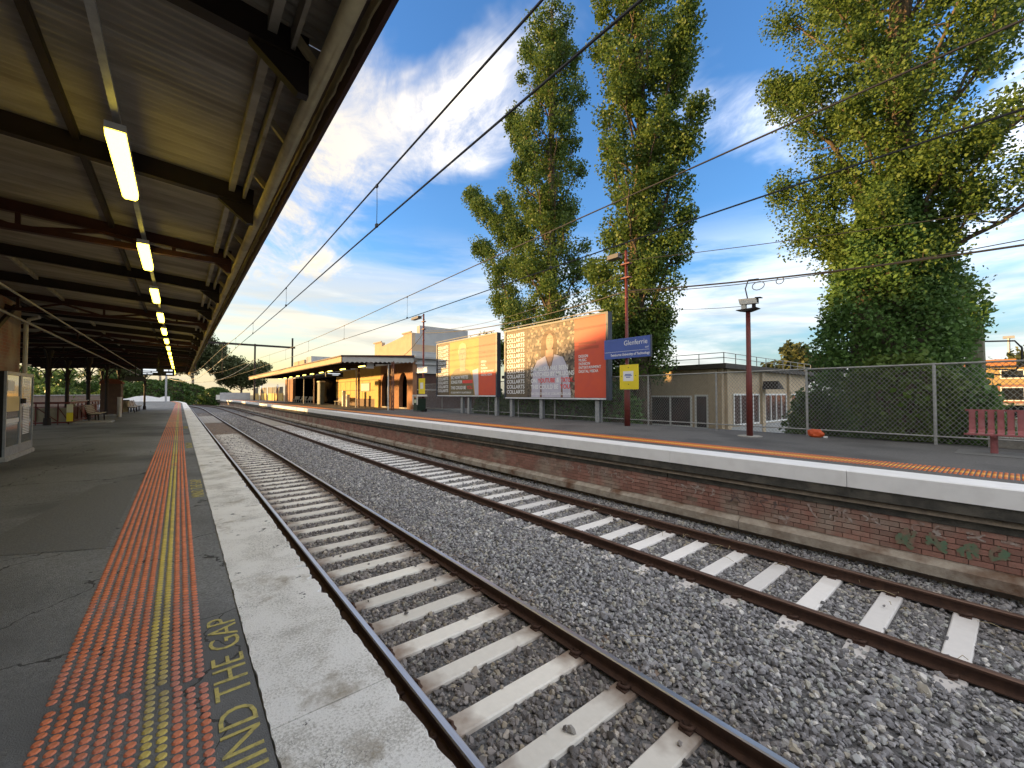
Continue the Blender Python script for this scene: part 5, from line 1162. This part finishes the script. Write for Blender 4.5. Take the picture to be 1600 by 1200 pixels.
# sheds behind the billboards' fence
up = empty('utility_pole', (22.0, .92, -.3), 'pale timber utility pole behind the ivy tree', 'pole'); MB().tube([(0, 0, 0), (0, 0, 4), (0, 0, 6.0)], [.27, .25, .22], 10).build('pole', mat('weathered_pole', (.19, .18, .12), (.12, .12, .08), 4, .9, coord='World', stretch=(1, 1, .2)), up)
MB().tube([(.2, -.2, 4.9), (.2, -.9, 4.85), (.2, -1.05, 4.6), (.2, -1.05, 4.1), (.2, -.9, 3.85), (.2, -.4, 3.9)], .03, 6).build('step_loop', M['wire'], up); MB().tube([(.2, -.2, 3.75), (.2, -1.5, 3.55)], .03, 6).build('bracket', M['wire'], up)
fl = empty('floodlight_mast', (150, 1.0, -.3), 'distant floodlight mast on the skyline at the right', 'mast'); MB().cyl(0, 0, 0, 16, .22, 8).build('mast', M['grey_metal'], fl); MB().box(-.3, .3, -.9, .9, 16, 16.6).build('lamp_bank', M['grey_metal'], fl)

# ------------------------------------------------------------------ vegetation
def leaf_object(name, C, Sz, m, parent, up=.0):
    """many small leaf faces: centres C (n,3), sizes Sz (n)"""
    n = len(C); a = rng.normal(size=(n, 3)); a[:, 2] *= .8; a /= np.linalg.norm(a, axis=1)[:, None]
    b = rng.normal(size=(n, 3)); b -= a * np.sum(a * b, 1)[:, None]; b /= np.linalg.norm(b, axis=1)[:, None]
    s = Sz[:, None]
    V = np.empty((n, 4, 3)); V[:, 0] = C + a * s * .62; V[:, 1] = C + b * s * .42; V[:, 2] = C - a * s * .5; V[:, 3] = C - b * s * .42
    cup = np.cross(a, b) * s * .12; V[:, 1] += cup; V[:, 3] += cup
    me = bpy.data.meshes.new(name); me.vertices.add(4 * n); me.vertices.foreach_set('co', V.ravel()); me.loops.add(4 * n); me.loops.foreach_set('vertex_index', np.arange(4 * n, dtype=np.int32))
    me.polygons.add(n); me.polygons.foreach_set('loop_start', np.arange(0, 4 * n, 4, dtype=np.int32)); me.polygons.foreach_set('loop_total', np.full(n, 4, dtype=np.int32)); me.update(); me.validate()
    me.materials.append(m); return obj(name, me, parent)
def branch_pts(p0, p1, bow, n=7, seed=0):
    r = random.Random(seed); p0 = Vector(p0); p1 = Vector(p1); out = []
    L = (p1 - p0).length
    for i in range(n):
        f = i / (n - 1); q = p0.lerp(p1, f); q += Vector((0, 0, -bow * math.sin(math.pi * f))); 
        if 0 < i < n - 1: q += Vector((r.uniform(-1, 1), r.uniform(-1, 1), r.uniform(-1, 1))) * L * .03
        out.append(q)
    return out
def make_tree(name, base, label, limbs, m_leaf, m_bark, leaf, per, clump, trunk_r, trunk_pts, grp='trees', clumps_per_m=3.2, cat='tree'):
    """limbs: (start, end, radius, spread): each limb carries side twigs, each twig a clump of leaves"""
    e = empty(name, base, label, cat, grp); bx, by, bz = base
    loc = lambda p: (p[0] - bx, p[1] - by, p[2] - bz)
    n = len(trunk_pts); MB().tube([loc(p) for p in trunk_pts], [trunk_r * (1 - .8 * i / (n - 1)) for i in range(n)], 10).build('trunk', m_bark, e, smooth=True)
    wood = MB(); Cs = []; Ss = []
    for k, (p0, p1, r, sp, dens) in enumerate(limbs):
        pts = branch_pts(p0, p1, 0, 8, k); L = (Vector(p1) - Vector(p0)).length
        wood.tube([loc(p) for p in pts], [max(.015, r * (1 - .85 * i / 7)) for i in range(8)], 6)
        nc = max(3, int(L * clumps_per_m * dens))
        for _ in range(nc):
            f = random.random() ** .85; f = .12 + .88 * f; i = min(6, int(f * 7)); q = pts[i].lerp(pts[i + 1], f * 7 - i)
            w = sp * (1.05 - .75 * f ** 2); ang = random.uniform(0, 2 * math.pi); rad = w * math.sqrt(random.uniform(.05, 1))
            c = q + Vector((rad * math.cos(ang), rad * math.sin(ang), rad * random.uniform(.15, .9)))
            if random.random() < .6: wood.tube([loc(q), loc(q.lerp(c, .5) + Vector((0, 0, -.06 * rad))), loc(c)], [.022, .014, .006], 4, caps=False)
            nl = int(per * random.uniform(.5, 1.5)); cr = clump * random.uniform(.55, 1.3)
            g_ = rng.normal(size=(nl, 3)); g_ *= (rng.random(nl) ** .45 / np.linalg.norm(g_, axis=1))[:, None]; g_ *= np.array([cr, cr, cr * 1.1]) * .95
            Cs.append(np.array(loc(c)) + g_); Ss.append(leaf * rng.uniform(.65, 1.35, nl))
    wood.build('branches', m_bark, e, smooth=True)
    C = np.concatenate(Cs); S = np.concatenate(Ss); leaf_object('crown', C, S, m_leaf, e); return e
def poplar(name, base, top, label, profile, trunk_r, extra=(), nl=34, leaf=.125, per=120, seed=1, dens=1.0, cpm=3.5, thin=1.0):
    random.seed(seed); bx, by, bz = base; H = top - bz
    tp = [(bx + .12 * math.sin(i * 1.7), by + .15 * math.sin(i * 1.1 + seed), bz + H * i / 9) for i in range(10)]
    limbs = []
    for i in range(nl):
        f = (i + .5) / nl; z0 = bz + H * (.10 + .82 * f); a = i * 2.399 + random.uniform(-.4, .4)
        rad = float(np.interp((z0 - bz) / H, [p[0] for p in profile], [p[1] for p in profile])) * random.uniform(.7, 1.15)
        up_ = rad * random.uniform(1.2, 2.1)
        limbs.append(((bx, by, z0), (bx + rad * math.cos(a), by + rad * math.sin(a), min(z0 + up_, top + .6)), .05 + .05 * (1 - f), .55 + rad * .16, dens * (thin if math.sin(a) < -.25 else 1)))
    limbs += list(extra)
    return make_tree(name, base, label, limbs, M['leaf_poplar'], M['bark'], leaf, per, .60, trunk_r, tp, clumps_per_m=cpm)
PX = 17.5
poplar('poplar_tree', (PX, 17.7, -.3), 26.6, 'tall narrow poplar tree behind the larger billboard, left of the pair', [(0, 1.1), (.2, 1.6), (.5, 2.1), (.8, 2.0), (1, .7)], .42,
       extra=[((PX, 18.2, 5.0), (PX, 25.5, 14.0), .12, 1.3, 2.3), ((PX, 18.2, 4.0), (PX + .6, 24.2, 10.0), .11, 1.3, 2.3), ((PX, 18.2, 8.0), (PX - .3, 26.2, 18.2), .12, 1.2, 2.5), ((PX, 18.2, 9), (PX + .4, 23.2, 17.0), .1, 1.1, 1.9), ((PX, 18.2, 3.5), (PX - .4, 24.8, 6.6), .1, 1.1, 2.3), ((PX, 18.2, 12), (PX, 21.5, 22), .1, .9, 2.1)], nl=46, seed=3)
poplar('poplar_tree', (PX, 11.6, -.3), 28.5, 'tall poplar tree behind the station name board, right of the pair', [(0, 1.3), (.2, 1.8), (.45, 2.25), (.7, 2.5), (1, .9)], .45,
       extra=[((PX, 11.5, 5), (PX + .2, 9.4, 11.0), .12, 1.1, 1.9), ((PX, 11.5, 9), (PX, 8.6, 15.5), .12, 1.0, 1.9), ((PX, 11.8, 4), (PX + .3, 15.0, 10.0), .1, 1.1, 1.9), ((PX, 11.5, 12), (PX - .2, 8.8, 20), .1, .9, 1.9), ((PX, 11.6, 2.5), (PX, 10.4, 6.5), .1, 1.0, 2.5), ((PX, 11.6, 2.5), (PX, 14.4, 6.5), .1, 1.0, 2.1)], nl=50, seed=5)
QX = 17.0
poplar('leafy_tree', (QX, 2.0, -.3), 22, 'broad leafy tree rising above the ivy, at the right', [(0, .6), (.3, 2.2), (.5, 3.4), (.8, 3.6), (1, 1.5)], .55,
       extra=[((QX, 2.2, 6), (QX - .2, 5.3, 10), .12, 1.1, 1.6), ((QX, 2.2, 7.5), (QX, 5.4, 14), .12, 1.2, 1.6), ((QX, 2.2, 5.5), (QX - .4, 4.6, 8.2), .1, .9, 1.6), ((QX, 1.8, 6.5), (QX + .5, -2.0, 8.8), .08, 1.0, 1.2), ((QX, 1.8, 8), (QX, -2.3, 12), .08, 1.1, 1.1), ((QX, 1.8, 7), (QX - 1, -.6, 10.4), .07, .9, 1.0)], nl=44, leaf=.085, per=200, seed=9, cpm=4.6, thin=.75)
# ivy mass over the lower trunk and the fence
def ivy(base, rings, label, n, leaf, mleaf, name='ivy_bush', cat='ivy', grp=None, seed=1):
    e = empty(name, base, label, cat, grp); bx, by, bz = base
    zs = [r[0] for r in rings]; ry = [r[1] for r in rings]; rx = [r[2] for r in rings]; off = [r[3] for r in rings]
    rr = np.random.default_rng(seed)
    z = rr.uniform(zs[0], zs[-1], n); a = rr.uniform(0, 2 * math.pi, n)
    lump = 1 + .16 * np.sin(a * 3 + z * 1.3) * np.sin(z * 2.1 + a) + .11 * np.sin(a * 7 + z * 3.7)
    d = np.sqrt(rr.uniform(.55, 1.05, n)) * lump
    C = np.stack([np.interp(z, zs, rx) * d * np.cos(a), np.interp(z, zs, off) + np.interp(z, zs, ry) * d * np.sin(a), z - bz], 1) + rr.normal(size=(n, 3)) * .10
    C = C[C[:, 2] > .02]
    leaf_object('foliage', C, leaf * rr.uniform(.6, 1.4, len(C)), mleaf, e)
    core = MB(); pts = []
    vs = []; fs = []
    for z_, y_, x_, o_ in rings:
        for k in range(10): q = 2 * math.pi * k / 10; vs.append((x_ * .55 * math.cos(q), o_ + y_ * .55 * math.sin(q), z_ - bz))
    for i in range(len(rings) - 1):
        for k in range(10): fs.append((i * 10 + k, i * 10 + (k + 1) % 10, i * 10 + 10 + (k + 1) % 10, i * 10 + 10 + k))
    core.add(vs, fs + [tuple(range(9, -1, -1)), tuple(range(len(vs) - 10, len(vs)))]).build('stems', M['bark'], e)
    return e
ivy((16.6, 2.35, 0), [(.0, 1.2, 1.1, 0), (1.6, 1.4, 1.4, 0), (3.2, 1.62, 1.5, .1), (5.0, 1.5, 1.4, .1), (6.6, 1.2, 1.2, .0), (8.0, .75, .85, 0), (9.2, .4, .45, 0)], 'dense dark ivy mass smothering the tree trunk behind the fence', 52000, .10, M['leaf_ivy'], seed=2)
ivy((21.9, 1.15, 4.6), [(4.6, .25, .3, 0), (5.3, .6, .55, .05), (6.2, .75, .6, .15), (7.0, .35, .35, .2)], 'tuft of ivy wrapped round the top of the utility pole', 1500, .14, M['leaf_ivy'], 'ivy_tuft', seed=8)
ivy((15.1, 1.9, 1.3), [(1.5, .35, .3, 0), (2.1, .9, .45, 0), (2.8, 1.15, .55, 0), (3.35, .9, .5, .1), (3.7, .3, .3, .1)], 'lighter green shoots of ivy spilling over the chain-link fence', 4200, .12, M['leaf_bright'], name='ivy_shoots', seed=3)
ivy((16.0, .95, -.3), [(.0, .7, 1.0, 0), (1.6, .75, 1.1, 0), (2.6, .6, .9, 0), (3.2, .3, .5, 0)], 'dark rounded shrub right of the ivy mass behind the fence', 5000, .15, M['leaf_ivy'], 'shrub', 'shrub', seed=4)
ivy((16.4, 4.35, -.3), [(.0, .7, .9, 0), (1.4, .75, .95, 0), (2.1, .55, .7, 0), (2.7, .25, .35, 0)], 'grey-green shrub left of the ivy mass behind the fence', 3600, .13, M['leaf_bush'], 'shrub', 'shrub', seed=5)
for i, (y, z) in enumerate(((12.5, 3.2), (15.6, 3.4), (19.0, 3.3), (22.3, 3.0))):
    ivy((16.4, y, -.3), [(.0, 1.5, 1.0, 0), (1.6, 1.7, 1.1, 0), (z - .6, 1.2, .9, 0), (z, .5, .5, 0)], 'dark undergrowth shrub behind the fence under the billboards, %s from the right' % ('first', 'second', 'third', 'fourth')[i], 3600, .16, M['leaf_ivy'], 'shrub', 'shrub', 'undergrowth behind the billboards', seed=20 + i)

def round_tree(name, base, label, H, R_, m, mb_, seed, leaf=.4, n=9, per=70, spread=None, grp='trees beyond the station', trunk_f=.4, clump=1.0, tr=.3):
    random.seed(seed); bx, by, bz = base; limbs = []
    for i in range(n):
        a = i * 2.399; rr = R_ * random.uniform(.35, 1.0); z1 = bz + H * random.uniform(trunk_f + .15, 1.0) * (1 - .12 * rr / R_)
        limbs.append(((bx, by, bz + H * trunk_f * random.uniform(.7, 1.2)), (bx + rr * math.cos(a), by + rr * math.sin(a), z1), .13, spread or R_ * .38, 1.0))
    return make_tree(name, base, label, limbs, m, mb_, leaf, per, clump, tr, [(bx, by, bz), (bx + .2, by, bz + H * .3), (bx - .1, by + .2, bz + H * .7)], grp, clumps_per_m=1.5)
G = M['leaf_gum']
round_tree('gum_tree', (-4.5, 150, -.3), 'tall gum tree with pale trunk beyond the near canopy end', 24, 8.5, G, M['bark_pale'], 11, .5, 16, 90, clump=1.5, tr=.5, trunk_f=.45)
round_tree('gum_tree', (3.0, 165, -.3), 'large spreading gum tree left of the gantry mast', 25, 10, G, M['bark_pale'], 12, .5, 20, 90, clump=1.6, tr=.55, trunk_f=.42)
round_tree('gum_tree', (15.5, 160, -.3), 'rounded brown-green tree behind the pale end wall', 17, 9, G, M['bark'], 13, .5, 18, 90, clump=1.5, tr=.45, trunk_f=.3)
round_tree('gum_tree', (-14, 185, -.3), 'far gum tree seen below the end of the near canopy', 17, 8, G, M['bark_pale'], 14, .5, 14, 80, clump=1.5, tr=.4)
for i, (x, y, h, r) in enumerate(((-10.5, 128, 5.5, 4), (-5.5, 126, 6.0, 4), (-1.5, 134, 6.5, 4.2), (2.2, 148, 5.5, 4.5), (8, 140, 4.5, 4))):
    ivy((x, y, -.3), [(-.2, r, r, 0), (h * .5, r * 1.05, r, 0), (h * .85, r * .7, r * .7, 0), (h, r * .25, r * .25, 0)], 'dense green trackside bush beyond the platforms, %s from the left' % ('first', 'second', 'third', 'fourth', 'fifth')[i], 4200, .42, M['leaf_bush'], 'trackside_bush', 'bush', 'bushes along the far line', seed=30 + i)
# trees beyond the near platform, and unseen houses added to block the low sun
for i, (x, y, h, r, m) in enumerate(((-16, 92, 7, 4, 'leaf_bright'), (-19.5, 118, 8, 5, 'leaf_bush'), (-13, 78, 4.2, 2.6, 'leaf_bright'), (-22, 105, 9, 5, 'leaf_bush'), (-16.5, 140, 9, 6, 'leaf_bush'))):
    round_tree('garden_tree', (x, y, -.3), ('bright green garden tree seen under the canopy, nearer', 'dark garden tree seen under the canopy, right of the bright ones', 'low bright shrubby tree seen under the canopy', 'dark garden tree seen under the canopy, farthest left', 'dark garden tree beyond the kiosk roof')[i], h, r, M[m], M['bark'], 40 + i, .32, 12, 90, clump=1.0, trunk_f=.25, grp='garden trees beyond the near platform')
lw = empty('garden_wall', (0, 0, 0), 'brown boundary wall seen under the canopy beyond the near platform', 'wall'); MB().box(-11.3, -11.0, 40, 104, -.3, 2.55).build('panel', mat('brown_wall', (.22, .15, .10), (.17, .115, .08), 2, .9), lw); MB().box(-11.4, -10.9, 40, 104, 2.55, 2.65).build('coping', M['concrete'], lw)
def blocker(x0, x1, y0, y1, h, label, m, rh=2.2):
    b = empty('blocker', (0, 0, 0), label, 'blocker', 'unseen houses added west of the station for shade')
    MB().box(x0, x1, y0, y1, -.3, h).build('wall', m, b); xm = (x0 + x1) / 2
    MB().prism([(x0 - .4, h + .005), (x1 + .4, h + .005), (xm, h + rh)], 'y', y0 - .4, y1 + .4).build('roof', mat('tiled_roof', (.16, .07, .05), (.12, .055, .04), 4, .85), b)
    k = y0 + 1.2
    while k < y1 - 1.6:
        f = MB().box(x1, x1 + .05, k, k + 1.2, 1.0, 2.5).build('window', WF, b); MB().box(x1 + .05, x1 + .06, k + .1, k + 1.1, 1.1, 2.4).build('pane', M['glass'], f); k += 3.2
    MB().box(x1, x1 + .06, (y0 + y1) / 2 - .5, (y0 + y1) / 2 + .45, -.2, 2.0).build('door', M['maroon'], b)
blocker(-38, -26, 24, 39, 7.2, 'brick house added out of view to block the low sun, south', M['wall_dark']); blocker(-40, -27, 41, 57, 7.3, 'rendered house added out of view to block the low sun, middle', M['render_grey']); blocker(-38, -26, 60, 72, 4.9, 'tan house added out of view to block the low sun, north', M['tan_wall']); blocker(-36, -25, 4, 22, 5.5, 'brick house added out of view to block the low sun, behind the station building', M['wall_dark'])  # unseen row added to keep low sun off the sign and far platform
round_tree('distant_tree', (52, 14.5, -.3), 'distant pale tree on the skyline left of the ivy mass', 9.5, 3.6, G, M['bark'], 61, .4, 12, 80, clump=1.0, grp='distant trees')
round_tree('distant_tree', (130, -3, -.3), 'distant round tree on the skyline at the right edge', 12, 7, G, M['bark'], 62, .7, 12, 80, clump=1.8, grp='distant trees')
